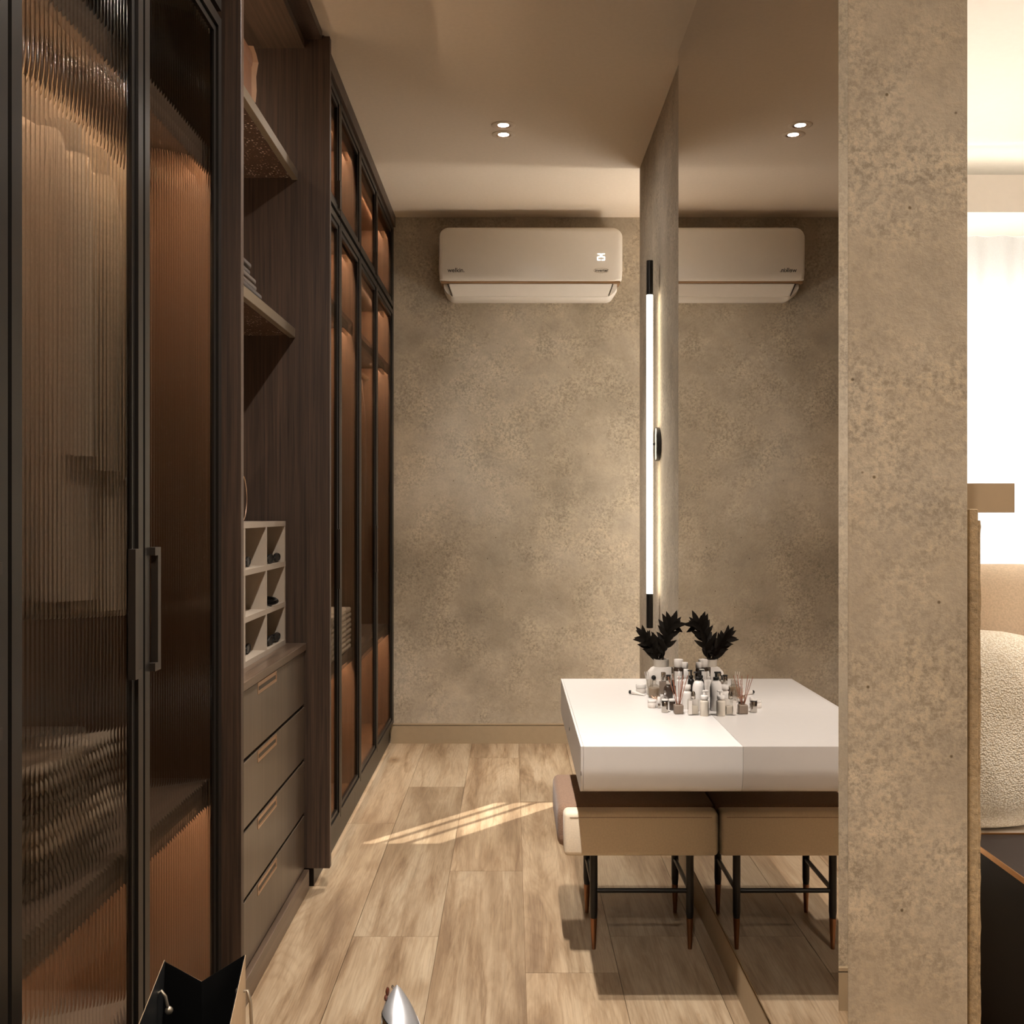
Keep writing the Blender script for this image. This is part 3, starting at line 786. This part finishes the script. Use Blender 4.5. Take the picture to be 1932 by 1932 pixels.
# ------------------------------------------------------------------ vanity table
TY0, TY1, TZ0, TZ1, TX0 = 3.033, 4.27, .613, .745, .192
VT = thing('vanity_table', 'white floating vanity table with rounded lower edges against the mirror', 'table', (.42, 3.65, TZ0))
def tprof(y0, y1, z0, z1):
    p = [(y0, z1), (y1, z1)]
    n = 10; ra, rb = .030, .075
    for k in range(n + 1):
        a = math.pi / 2 * k / n
        p.append((y1 - ra + ra * math.cos(a), z0 + rb - rb * math.sin(a)))
    for k in range(n + 1):
        a = math.pi / 2 * k / n
        p.append((y0 + ra - ra * math.sin(a), z0 + rb - rb * math.cos(a)))
    return p
bm = nb(); prism(bm, tprof(TY0, TY1, TZ0, TZ1), 'X', TX0 + .008, MX - .0003)
wpart(VT, 'top_body', bm, M['lacquer'], 30)
ym = (TY0 + TY1) / 2
for a, b_ in ((TY0, ym - .0015), (ym + .0015, TY1)):
    bm = nb(); pr = [(min(max(q[0], a), b_), q[1]) for q in tprof(TY0, TY1, TZ0, TZ1 - .0)]
    bm2 = []
    for q in pr:
        if not bm2 or (abs(q[0] - bm2[-1][0]) + abs(q[1] - bm2[-1][1])) > 1e-5: bm2.append(q)
    prism(bm, bm2, 'X', TX0, TX0 + .0072)
    d = wpart(VT, 'drawer', bm, M['lacquer'], 30)
    bm = nb(); lathe(bm, [(.006, 0), (.006, -.0012)], TX0, (a + b_) / 2 - .33, .675, 12, 'X'); wpart(VT, 'push_latch', bm, M['handle'], None, None, d)

# ------------------------------------------------------------------ stool
ST = thing('stool', 'low upholstered stool with cream front and brown seat, black legs with bronze tips', 'stool', (.40, 3.63, 0))
bm = nb(); box(bm, .1616, .6445, 3.38, 3.452, .327, .466, .016, 4); wpart(ST, 'front_panel', bm, M['cream'], 60, 'cream upholstered front')
bm = nb(); tube(bm, [(.1612, 3.3935, .4515), (.640, 3.3795, .4515)], .0008, 4); bm.free()
bm = nb(); box(bm, .180, .622, 3.3788, 3.3798, .4490, .4502); wpart(ST, 'stitching', bm, M['brown'])
secs = []
for (x, gz, gy) in ((.1445, .030, .10), (.146, .016, .03), (.152, .005, .010), (.162, 0, 0), (.40, 0, 0), (.640, 0, 0), (.6445, .004, .004)):
    secs.append([(x, q[0], q[1]) for q in rrect(3.453 + gy * .3, 3.885 - gy * .3, .333 + gz, .467 - gz, .028, 5)])
bm = nb(); loft(bm, secs); wpart(ST, 'seat', bm, M['brown'], 50, 'brown felt seat')
legs = [(.262, 3.483), (.570, 3.483), (.262, 3.80), (.570, 3.80)]
for (lx, ly) in legs:
    bm = nb(); lathe(bm, [(.0105, .100), (.0125, .12), (.0125, .330)], lx, ly, 0, 16); lg = wpart(ST, 'leg', bm, M['black'], 40)
    bm = nb(); lathe(bm, [(.0065, 0), (.011, .095), (.0115, .0995)], lx, ly, 0, 16); wpart(ST, 'leg_tip', bm, M['bronze_tip'], 40, 'tapered bronze tip', lg)
for z, r in ((.187, .0075), (.322, .008)):
    for (a, b_) in (((.262, 3.483), (.570, 3.483)), ((.262, 3.483), (.262, 3.80)), ((.262, 3.80), (.570, 3.80)), ((.570, 3.483), (.570, 3.80))):
        if z < .2 and a[1] == 3.80: continue
        bm = nb(); tube(bm, [(a[0], a[1], z), (b_[0], b_[1], z)], r, 10); wpart(ST, 'stretcher' if z < .2 else 'seat_rail', bm, M['black'], 40)

# ------------------------------------------------------------------ toiletries on the table
M['w_gloss'] = plain('white_gloss', rgb((240, 235, 230)), .25, var=.01)
M['w_matte'] = plain('white_matte', rgb((232, 224, 216)), .6, var=.01)
M['clear'] = pane('clear_glass', (.96, .95, .93), 1.3, 0, .10, .82)
M['amber'] = glass('brown_glass', (.20, .15, .11), .02, 1.45)
M['amber_s'] = plain('dark_brown_gloss', rgb((62, 50, 42)), .12, var=.05)
M['liquid'] = plain('tan_liquid', rgb((150, 128, 104)), .2, var=.05)
M['frost'] = plain('frosted_cream', rgb((214, 204, 190)), .35, var=.03)
M['steel'] = plain('polished_steel', rgb((190, 184, 176)), .16, 1, var=.03)
M['reed'] = plain('reed_stick', rgb((150, 92, 66)), .7, var=.12)
M['taupe'] = plain('taupe_label', rgb((128, 112, 98)), .5, var=.04)
TT = TZ1
def at(px, mirror_px=None, base_y=None):
    """table point from the object's pixel and either its reflection or its base pixel row"""
    d = MX * 2050 / ((px + mirror_px) / 2 - 966) if mirror_px else (1.4 - TT) * 2050 / (base_y - 966)
    return px2(px, d), d
def item(name, cat, lab, x, y, parts, rz=0):
    t = thing(name, lab, cat, (x, y, TT), rz, 'toiletries on the vanity table')
    for (pn, kind, arg, mat) in parts:
        bm = nb()
        if kind == 'L': lathe(bm, arg, n=20)
        elif kind == 'B': box(bm, *arg)
        elif kind == 'E': ellipsoid(bm, *arg)
        elif kind == 'T': tube(bm, *arg)
        finish(pn, bm, M[mat], t, 45)
    return t
def bottle(r, h, neck=None, sh=.25):
    """profile of a bottle with a rounded shoulder, then a neck (radius,height)"""
    p = [(r * .9, 0), (r, .003), (r, h * (1 - sh))]
    for k in range(1, 6):
        a = math.pi / 2 * k / 5
        nr = neck[0] if neck else .002
        p.append((nr + (r - nr) * math.cos(a), h * (1 - sh) + h * sh * math.sin(a)))
    if neck: p.append((neck[0], h + neck[1]))
    return p
def cyl(r, z0, z1, b=.001): return [(r - b, z0), (r, z0 + b), (r, z1 - b), (r - b, z1)]

x, y = at(1329, 1360)
item('pump_bottle', 'bottle', 'short white pump bottle nearest the mirror in the front row', x, y, [('body', 'L', bottle(.0145, .050, (.010, .003), .12), 'frost'), ('pump', 'L', cyl(.0125, .0535, .066) + [(.005, .067), (.005, .076)], 'w_gloss'), ('nozzle', 'B', (-.006, .012, -.004, .004, .0765, .082, .001, 1), 'w_gloss')])
x, y = at(1308, 1378)
item('perfume_bottle', 'bottle', 'square clear perfume bottle with domed steel cap in the front row', x, y, [('body', 'B', (-.0175, .0175, -.011, .011, .0005, .051, .003, 2), 'clear'), ('liquid', 'B', (-.014, .0145, -.0085, .0085, .004, .030, .002, 2), 'frost'), ('label_card', 'B', (-.0170, -.006, -.0122, -.0115, .004, .048), 'w_matte'), ('cap', 'L', cyl(.007, .0515, .070) + [(.0055, .074), (.002, .077)], 'steel')])
x, y = at(1318, 1351)
item('lotion_bottle', 'bottle', 'tall white round-shouldered lotion bottle with black pump', x, y, [('body', 'L', bottle(.0205, .098, (.009, .002), .3), 'w_gloss'), ('pump', 'L', cyl(.010, .1005, .110) + [(.004, .111), (.004, .122)], 'black'), ('nozzle', 'B', (-.016, .006, -.004, .004, .1225, .128, .001, 1), 'black')])
x, y = at(1280, base_y=1346.5)
item('reed_diffuser', 'diffuser', 'reed diffuser with brown sticks fanning out of a small taupe bottle', x, y, [('bottle', 'B', (-.0148, .0148, -.0148, .0148, .0005, .030, .003, 2), 'taupe'), ('neck', 'L', cyl(.0065, .0305, .040), 'clear')] +
     [('reed', 'T', ([(.002 * math.cos(a), .002 * math.sin(a), .020), (rr * math.cos(a), rr * .5 * math.sin(a), hh)], .0011, 5), 'reed') for a, rr, hh in ((3.1, .033, .120), (2.7, .020, .127), (1.2, .006, .122), (.5, .019, .126), (0, .030, .124), (5.5, .012, .110), (3.8, .026, .112), (.2, .016, .105))])
x, y = at(1254.5, base_y=1344)
item('cosmetic_jar', 'jar', 'small silver cylinder with white lid and black band at the front left', x, y, [('body', 'L', cyl(.0113, .0005, .036), 'steel'), ('band', 'L', cyl(.0111, .0362, .0385, .0003), 'black'), ('lid', 'L', cyl(.0116, .0387, .0435), 'w_gloss')])
x, y = at(1268.5, base_y=1339.5)
item('cosmetic_jar', 'jar', 'dark jar with flat white lid just left of the reed diffuser', x, y, [('body', 'L', cyl(.0105, .0005, .029), 'amber_s'), ('lid', 'L', cyl(.0125, .0293, .0365), 'w_gloss')])
x, y = at(1295.5, base_y=1337)
item('cream_bottle', 'bottle', 'stout white bottle with wide white lid behind the perfume', x, y, [('body', 'L', bottle(.0165, .060, (.0095, .004), .2), 'w_gloss'), ('lid', 'L', cyl(.0140, .0645, .0795), 'w_gloss')])
x, y = at(1230.5, base_y=1335)
item('cream_jar', 'jar', 'low white cream jar at the front left corner of the group', x, y, [('body', 'L', cyl(.0150, .0005, .018), 'w_matte'), ('lid', 'L', cyl(.0153, .0183, .0265), 'w_gloss')])
x, y = at(1243.5, base_y=1336)
item('lipstick', 'lipstick', 'slim white and steel lipstick standing left of the silver cylinder', x, y, [('base', 'L', cyl(.0055, .0005, .016), 'steel'), ('cap', 'L', cyl(.0058, .0163, .038), 'w_gloss')])
x, y = at(1237, base_y=1322)
bm = nb(); tube(bm, [(.013 * math.cos(a), .011 * math.sin(a), .0135 + .0035 * math.cos(2 * a)) for a in [math.radians(30 + 300 * k / 20) for k in range(21)]], .004, 8)
for v in bm.verts: v.co.z = .0075 + (v.co.z - .0135) * 1.0 - .0
o = finish('cuff_bracelet', bm, M['copper'], None, 50); o.location = (x, y, TT + .004)
tag(o, 'copper cuff bracelet lying behind the low white cream jar', 'bracelet')
x, y = at(1234.5, base_y=1315.5)
item('perfume_bottle', 'bottle', 'clear shouldered perfume bottle half full of tan liquid', x, y, [('body', 'L', [(.021, 0), (.022, .003), (.022, .036), (.010, .046), (.006, .048), (.006, .052)], 'clear'), ('liquid', 'L', cyl(.0195, .004, .034), 'liquid'), ('collar', 'L', cyl(.0075, .0525, .058), 'clear')])
x, y = at(1209.5, base_y=1306.5)
item('cream_jar', 'jar', 'white two-tier cream jar at the left, beside the lying tube', x, y, [('body', 'L', cyl(.0185, .0005, .015), 'w_matte'), ('lid', 'L', cyl(.0190, .0155, .0305), 'w_gloss')])
x, y = at(1202, base_y=1311)
tb = thing('cream_tube', 'white squeeze tube with black cap lying on its side at the left', 'tube', (x, y, TT), -.45, 'toiletries on the vanity table')
secs = []
for k in range(7):
    u = k / 6; hw = .0075 + .003 * u; hh = .0078 * (1 - u) + .0012
    secs.append([(-.020 + .050 * u, hw * math.cos(a), .0085 * (1 - u) + .0015 * u + hh * math.sin(a)) for a in [2 * math.pi * j / 14 for j in range(14)]])
bm = nb(); loft(bm, secs); finish('tube_body', bm, M['w_matte'], tb, 50)
bm = nb(); lathe(bm, cyl(.0065, -.030, -.0203), 0, 0, .0085, 14, 'X'); finish('cap', bm, M['black'], tb, 50)
x, y = at(1261, base_y=1320)
item('dropper_bottle', 'bottle', 'dark brown glass bottle with tall steel cap behind the diffuser reeds', x, y, [('body', 'L', bottle(.0165, .050, (.008, .003), .3), 'amber_s'), ('cap', 'L', cyl(.0082, .0535, .082), 'steel'), ('band', 'L', cyl(.0086, .0822, .087), 'black')])
x, y = at(1254, base_y=1325)
item('perfume_bottle', 'bottle', 'small cut-glass perfume bottle with glass stopper', x, y, [('body', 'L', [(.013, 0), (.0145, .004), (.0145, .012), (.009, .022), (.005, .024)], 'clear'), ('stopper', 'L', [(.004, .0245), (.008, .030), (.0055, .037), (.002, .041)], 'clear')])
x, y = at(1251.5, base_y=1309)
item('perfume_bottle', 'bottle', 'grey square perfume bottle with upright steel cap behind the dark bottle', x, y, [('body', 'B', (-.014, .014, -.010, .010, .0005, .045, .002, 2), 'taupe'), ('cap', 'B', (-.008, .008, -.008, .008, .0455, .078, .002, 2), 'steel')])
x, y = at(1239.5, base_y=1303)
item('ball_stopper_jar', 'jar', 'pinkish white jar with a black ball stopper in front of the vase', x, y, [('body', 'L', cyl(.019, .0005, .038), 'w_matte'), ('knob', 'E', ((-.012, 0, .0475), .009, .009, .009), 'black')])
x, y = at(1281.5, base_y=1314)
item('dropper_bottle', 'bottle', 'white dropper bottle with slim white bulb behind the reeds', x, y, [('body', 'L', bottle(.0125, .060, (.007, .002), .15), 'w_gloss'), ('collar', 'L', cyl(.0075, .0625, .072), 'w_matte'), ('bulb', 'L', [(.0045, .0722), (.005, .078), (.0045, .087), (.002, .090)], 'w_gloss')])
x, y = at(1280.5, 1326.5)
item('cream_bottle', 'bottle', 'tall dark bottle with broad white cap at the back of the group', x, y, [('body', 'L', cyl(.0165, .0005, .096), 'amber_s'), ('cap', 'L', cyl(.0168, .0965, .124), 'w_matte'), ('label_band', 'L', [(.0166, .03), (.0168, .03), (.0168, .082), (.0166, .082)], 'w_matte')])
x, y = at(1292.5, 1318)
item('cream_bottle', 'bottle', 'slender dark bottle with white cap beside the broad-capped one', x, y, [('body', 'L', bottle(.0105, .093, (.009, .002), .05), 'amber_s'), ('cap', 'L', cyl(.0105, .0955, .116), 'w_matte')])
x, y = at(1294.5, 1324)
item('toner_bottle', 'bottle', 'white slope-shouldered bottle with square white cap', x, y, [('body', 'L', [(.0155, 0), (.016, .003), (.016, .048), (.0085, .064), (.0075, .066)], 'w_gloss'), ('cap', 'B', (-.0085, .0085, -.0085, .0085, .0663, .098, .001, 1), 'w_gloss')])
x, y = at(1306, 1320)
item('pump_bottle', 'bottle', 'black pump bottle deepest against the mirror', x - .004, y, [('body', 'L', bottle(.012, .070, (.006, .003), .2), 'black'), ('pump', 'L', cyl(.0075, .0735, .082) + [(.003, .083), (.003, .096)], 'black'), ('nozzle', 'B', (-.012, .005, -.003, .003, .0965, .101, .001, 1), 'black')])
x, y = at(1303, base_y=1331)
item('serum_vial', 'bottle', 'slim brown serum vial with red-brown cap beside the lotion bottle', x - .002, y + .02, [('body', 'L', bottle(.008, .050, (.005, .002), .15), 'amber_s'), ('cap', 'L', cyl(.0062, .0525, .066), 'reed')])
x, y = at(1270, base_y=1309)
item('mascara', 'mascara', 'upright dark steel mascara behind the brown glass bottle', x, y, [('base', 'L', cyl(.0058, .0005, .05), 'black'), ('cap', 'L', cyl(.006, .0503, .096), 'steel')])
x, y = at(1226, base_y=1311)
item('glass_tumbler', 'glass', 'tall clear tumbler with cotton buds at the left of the vase', x, y, [('wall', 'L', [(.010, .0005), (.011, .0015), (.0125, .055), (.0116, .055), (.0102, .003)], 'clear')] + [('cotton_bud', 'T', ([(.002 * s, .001 * s, .004), (-.012 + .007 * s, .003 * s, .083)], .0013, 5), 'w_matte') for s in (-1, 0, 1)])

# ---- vase with dark leafy branches
vx, vy = at(1247.5, 1338.5)
VS = thing('vase', 'round white glass vase with beige neck holding dark leafy branches', 'vase', (vx, vy, TT))
bm = nb(); lathe(bm, [(.030, 0), (.044, .006), (.0535, .024), (.0555, .042), (.050, .062), (.038, .076), (.028, .081)], n=32); finish('body', bm, M['w_matte'], VS, 60)
bm = nb(); lathe(bm, [(.0275, .0812), (.0278, .108), (.0250, .108), (.0245, .083)], n=32, close=False); finish('neck', bm, M['frost'], VS, 60)
M['leaf'] = plain('black_brown_leaf', (.011, .008, .005), .75, var=.25, vs_=40, spec=.15)
lbm = nb(); ns = 7; rows = []
for k in range(ns + 1):
    u = k / ns; wd = .0088 * math.sin(math.pi * (u ** .8)) ** .9 if 0 < k < ns else .0006
    zc_ = -.006 * u * u
    rows.append([lbm.verts.new((-wd, u * .056, zc_ + wd * .35)), lbm.verts.new((0, u * .056, zc_)), lbm.verts.new((wd, u * .056, zc_ + wd * .35))])
for a, b_ in zip(rows, rows[1:]):
    for j in range(2): lbm.faces.new((a[j], a[j + 1], b_[j + 1], b_[j]))
leaf_me = bpy.data.meshes.new('leaf'); lbm.to_mesh(leaf_me); lbm.free(); leaf_me.materials.append(M['leaf'])
for p in leaf_me.polygons: p.use_smooth = True
def branch(lab, pts, nleaf, seed):
    rr = random.Random(seed)
    t = thing('leafy_branch', lab, 'branch', (vx, vy, TT + .085), 0, 'branches in the vase')
    bm = nb(); tube(bm, pts, .0026, 6, True, .0012); finish('stem', bm, M['leaf'], t, 60)
    P = [Vector(p) for p in pts]
    for k in range(nleaf):
        u = .22 + .78 * k / (nleaf - 1); f = u * (len(P) - 1); i = min(int(f), len(P) - 2)
        p = P[i].lerp(P[i + 1], f - i); tg = (P[i + 1] - P[i]).normalized()
        az = k * 2.4 + rr.uniform(-.4, .4)
        s = tg.cross(Vector((0, 1, .2))).normalized(); q = s.cross(tg)
        out = (s * math.cos(az) + q * math.sin(az) * .8)
        open_ = 1.05 if u < .93 else .4
        d = (tg * (.75) + out * open_ + Vector((0, 0, .12))).normalized()
        xx = d.cross(Vector((0, -1, .25))).normalized(); zz = xx.cross(d)
        mt = Matrix((xx, d, zz)).transposed().to_4x4()
        sc_ = rr.uniform(.72, 1.12) * (1 if u < .9 else .85)
        o = bpy.data.objects.new('leaf', leaf_me); col.objects.link(o); o.parent = t
        o.matrix_local = Matrix.Translation(p) @ mt @ Matrix.Diagonal((sc_ * 1.15, sc_, sc_, 1))
branch('dark leafy branch leaning out to the left of the vase', [(-.004, 0, -.02), (-.012, .002, .03), (-.030, .0, .065), (-.052, -.004, .090), (-.066, -.006, .108)], 25, 1)
branch('dark leafy branch rising tall and arching toward the mirror', [(.004, 0, -.02), (.008, .0, .04), (.014, .0, .085), (.024, .0, .125), (.036, .002, .146), (.050, .002, .150)], 36, 2)
branch('short dark leafy branch in the middle of the vase', [(0, .004, -.02), (-.006, .012, .03), (-.010, .018, .062), (-.012, .020, .085)], 14, 3)

# ------------------------------------------------------------------ shopping bag in the foreground
M['bag_in'] = plain('black_card', (.006, .006, .006), .45, var=.1)
M['bag_out'] = plain('beige_card', rgb((176, 150, 118)), .6, var=.04)
M['cord'] = plain('silver_cord', rgb((170, 158, 140)), .35, .8, var=.06)
ang = math.atan(.156)
SB = thing('shopping_bag', 'tall open shopping bag, black inside and beige outside, foreground left', 'bag', (px2(387, 2.13), 2.13, 0), ang)
hw, ln, zr = .0755, .40, .527
tz = lambda x: 0
bm = nb()  # inner lining: left wall, right wall, folded far gusset, near gusset, floor
def wall_bm(th, grow, z1):
    bm = nb()
    for s in (-1, 1):
        xa = s * (hw + grow)
        box(bm, min(xa, xa + s * th), max(xa, xa + s * th), -ln, 0, .004, z1)
    for (yy, s) in ((0 + grow, 1), (-ln - grow, -1)):
        fold = -s * .055
        for (xa, ya, za, xb, yb, zb) in ((-hw - grow, yy, z1 - .004, 0, yy + fold, z1 - .024), (0, yy + fold, z1 - .024, hw + grow, yy, z1)):
            v = [bm.verts.new(q) for q in ((xa, ya, .004), (xb, yb, .004), (xb, yb, zb), (xa, ya, za))]
            v2 = [bm.verts.new((q.co.x, q.co.y + s * th, q.co.z)) for q in v]
            bm.faces.new(v); bm.faces.new(v2[::-1])
            for i in range(4): bm.faces.new((v[i], v[(i + 1) % 4], v2[(i + 1) % 4], v2[i]))
    bmesh.ops.recalc_face_normals(bm, faces=bm.faces)
    return bm
bmi = wall_bm(.0008, 0, zr); box(bmi, -hw, hw, -ln, 0, .0005, .003)
finish('lining', bmi, M['bag_in'], SB, None, None, 'black inner lining')
finish('outer_shell', wall_bm(.0008, .0011, zr - .0003), M['bag_out'], SB, None, None, 'beige outer card')
for s in (-1, 1):
    bm = nb()
    if s > 0:
        pts = [(hw + .003, -.05, zr - .05), (hw + .010, -.052, zr - .048), (hw + .016, -.056, zr - .07), (hw + .019, -.062, zr - .13), (hw + .020, -.09, zr - .26), (hw + .019, -.16, zr - .33), (hw + .019, -.25, zr - .30), (hw + .016, -.29, zr - .12), (hw + .008, -.30, zr - .05), (hw + .003, -.30, zr - .05)]
        tube(bm, pts, .0032, 8)
    else:
        tube(bm, [(-hw + .001, -.085, zr - .028), (-hw + .006, -.085, zr - .024), (-hw + .014, -.087, zr - .034), (-hw + .018, -.088, zr - .052)], .003, 8)
    hd = finish('handle_cord', bm, M['cord'], SB, 60)
    bm = nb(); ellipsoid(bm, (s * (hw - .006) if s > 0 else -hw + .020, -.085 if s < 0 else -.05, zr - (.062 if s < 0 else .05)), .0075, .0075, .0085, 1, 14, 8)
    finish('cord_bead', bm, M['cord'], hd, 60)

# ------------------------------------------------------------------ silver shoe in the foreground
M['silver'] = plain('silver_patent', rgb((200, 202, 206)), .28, .7, var=.02)
M['insole'] = plain('insole', rgb((190, 160, 130)), .6)
M['gem'] = plain('brown_gem', rgb((84, 42, 28)), .15, 0, coat=.5)
SH = thing('shoe', 'silver pointed court shoe standing toe-up with brown jewels, foreground floor', 'shoe', (px2(749, 2.75), 2.75, .2034))
SH.rotation_euler = (math.radians(52), 0, 0)
# local: toe at the origin pointing +y, heel toward -y, upper facing +z
def lerp(tab, s):
    for (a, va), (b, vb) in zip(tab, tab[1:]):
        if s <= b: return va + (vb - va) * (s - a) / (b - a)
    return tab[-1][1]
WLT = [(0, .0006), (.006, .006), (.015, .0125), (.036, .0242), (.055, .0305), (.073, .0335), (.1, .0320), (.15, .024), (.25, .006)]
WRT = [(0, .0006), (.006, .008), (.015, .0165), (.036, .0325), (.055, .0445), (.073, .0545), (.1, .0675), (.15, .079), (.21, .080), (.25, .066)]
HT = [(0, .003), (.015, .012), (.04, .024), (.08, .038), (.12, .048)]
def arch(s, k, n=18, lift=0):
    a = math.pi * k / n; c = -math.cos(a)
    return (c * (lerp(WLT, s) if c < 0 else lerp(WRT, s)), -s, (lerp(HT, s) + lift) * math.sin(a) ** .9)
def cut(k, n=18): return .060 + .050 * min(1, k / 8.) if k < 9 else .110 - .01 * (k - 9) / 9   # the throat line
bm = nb()
rows = []
for i in range(15):
    u = (i / 14) ** 1.5
    rows.append([arch(.0008 + (cut(k) - .0008) * u, k) for k in range(19)])
loft(bm, rows, closed=False); finish('vamp', bm, M['silver'], SH, 70)
bm = nb(); tube(bm, [arch(cut(k), k, lift=.001) for k in range(19)], .0016, 6); finish('topline', bm, M['black'], SH, 60)
bm = nb(); out = [(-lerp(WLT, q / 20 * .25), -q / 20 * .25) for q in range(21)] + [(lerp(WRT, q / 20 * .25), -q / 20 * .25) for q in range(20, 0, -1)]
prism(bm, out, 'Z', -.005, .0005); finish('sole', bm, M['insole'], SH)
bm = nb()
for tab, sg in ((WLT, -1), (WRT, 1)):
    ro = []
    for q in range(9):
        s_ = .074 + (.25 - .074) * q / 8; x_ = sg * lerp(tab, s_); hh = .006 + .030 * (q / 8)
        ro.append([(x_, -s_, .0006), (x_, -s_, hh), (x_ - sg * .003, -s_, hh), (x_ - sg * .003, -s_, .0006)])
    loft(bm, ro)
finish('quarter', bm, M['silver'], SH, 50)
for (c, r3) in (((-.0215, -.019, .012), (.0055, .011, .008)), ((-.024, -.035, .014), (.005, .008, .007))):
    bm = nb(); ellipsoid(bm, c, *r3, 1, 14, 8); finish('jewel', bm, M['gem'], SH, 60, label='brown oval jewel')
bm = nb(); ellipsoid(bm, (-.010, -.007, .008), .0035, .0045, .005, 1, 12, 6); finish('stone', bm, M['steel'], SH, 60)

# ------------------------------------------------------------------ bedroom furniture seen past the pier
M['stone_edge'] = concrete('ridged_fabric', rgb((138, 116, 88)), rgb((166, 144, 114)), rgb((188, 168, 138)), 1.0)
M['ledge'] = plain('ledge_laminate', rgb((158, 136, 108)), .7, var=.03)
M['linen'] = fabric('beige_linen', rgb((208, 186, 160)), .95, 160, .10, .4)
mb, nt, b = new_mat('white_boucle')
vo = N(nt, 'ShaderNodeTexVoronoi'); vo.inputs['Scale'].default_value = 190; nt.links.new(mapped(nt, (1, 1, 1)), vo.inputs['Vector'])
rb_ = ramp(nt, [(0, rgb((238, 230, 216))), (.7, rgb((196, 182, 160)))]); nt.links.new(vo.outputs['Distance'], rb_.inputs[0]); nt.links.new(rb_.outputs[0], b.inputs['Base Color'])
b.inputs['Roughness'].default_value = .95; inv = N(nt, 'ShaderNodeMath', operation='SUBTRACT'); inv.inputs[0].default_value = 1; nt.links.new(vo.outputs['Distance'], inv.inputs[1]); bump(nt, b, inv.outputs[0], .7, .004)
HB = thing('headboard', 'beige textured headboard with a flat brown ledge, right of the pier', 'headboard', (.96, 3.0, 0))
bm = nb()
R2 = random.Random(4); zz = 0
wpart(HB, 'end_panel', box(nb(), .9455, .966, 2.25, 2.385, 0, 1.4066, .002, 1), M['stone_edge'])
zs_ = [0]
while zs_[-1] < 1.38: zs_.append(min(1.4, zs_[-1] + R2.uniform(.012, .03)))
prof = []
for z_ in zs_: prof.append((.9662 + R2.uniform(.0085, .0108), z_))
wpart(HB, 'ragged_edge', prism(nb(), [(.9662, 0)] + prof + [(.9662, zs_[-1])], 'Y', 2.262, 2.385), M['stone_edge'], None, 'ridged upholstery edge')
wpart(HB, 'panel', box(nb(), .9005, .978, 2.39, 5.1, 0, 1.396), M['linen'])
wpart(HB, 'ledge', box(nb(), .9005, 1.1105, 2.40, 5.1, 1.3985, 1.4635), M['ledge'])
o = finish('tray', box(nb(), .905, 1.09, 2.62, 2.95, 1.464, 1.469, .001, 1), M['black']); tag(o, 'thin dark tray lying on the headboard ledge', 'tray')
BD = thing('bed', 'bed with pale mattress behind the black gold-trimmed cabinet', 'bed', (2.1, 4.1, 0))
wpart(BD, 'base', box(nb(), .98, 3.1, 3.10, 5.0, .0, .28, .01, 2), M['linen']); wpart(BD, 'mattress', box(nb(), .985, 3.08, 3.11, 4.98, .285, .45, .04, 4), M['w_matte'], 50)
def pillow(name, lab, c, rx, ry, rz, mat, tilt=0, seed=0):
    bm = nb(); ellipsoid(bm, (0, 0, 0), rx, ry, rz, .62, 40, 24)
    o = finish(name, bm, mat, None, 80); o.location = c; o.rotation_euler = (0, tilt, 0)
    return tag(o, lab, 'pillow')
pillow('pillow', 'beige linen pillow upright against the headboard, behind the white one', (1.62, 3.62, .84), .40, .12, .388, M['linen'], 0)
pillow('pillow', 'white boucle pillow propped in front of the beige one', (1.36, 3.30, .7455), .34, .14, .2945, mb, 0)
o = pillow('pillow', 'small brown pillow peeking from behind the white boucle one', (1.72, 3.46, .80), .20, .035, .20, M['tan'], 0)
NS = thing('side_cabinet', 'black side cabinet with gold edge trim, bottom right of photo', 'cabinet', (1.6, 2.5, 0))
wpart(NS, 'body', box(nb(), 1.257, 2.0, 2.1, 3.04, 0, .492, .002, 1), plain('black_lacquer', (.004, .0038, .0036), .5, spec=.15))
wpart(NS, 'top', box(nb(), 1.257, 2.0, 2.1, 3.035, .4925, .499), plain('dark_brown_leather', rgb((38, 29, 25)), .55, spec=.2))
M['gold'] = plain('brushed_gold', rgb((190, 140, 84)), .3, 1, var=.05)
wpart(NS, 'gold_trim', box(nb(), 1.2545, 1.2575, 2.1, 3.04, .488, .5025), M['gold']); wpart(NS, 'gold_trim', box(nb(), 1.2575, 2.0, 3.0355, 3.041, .488, .5025), M['gold'])
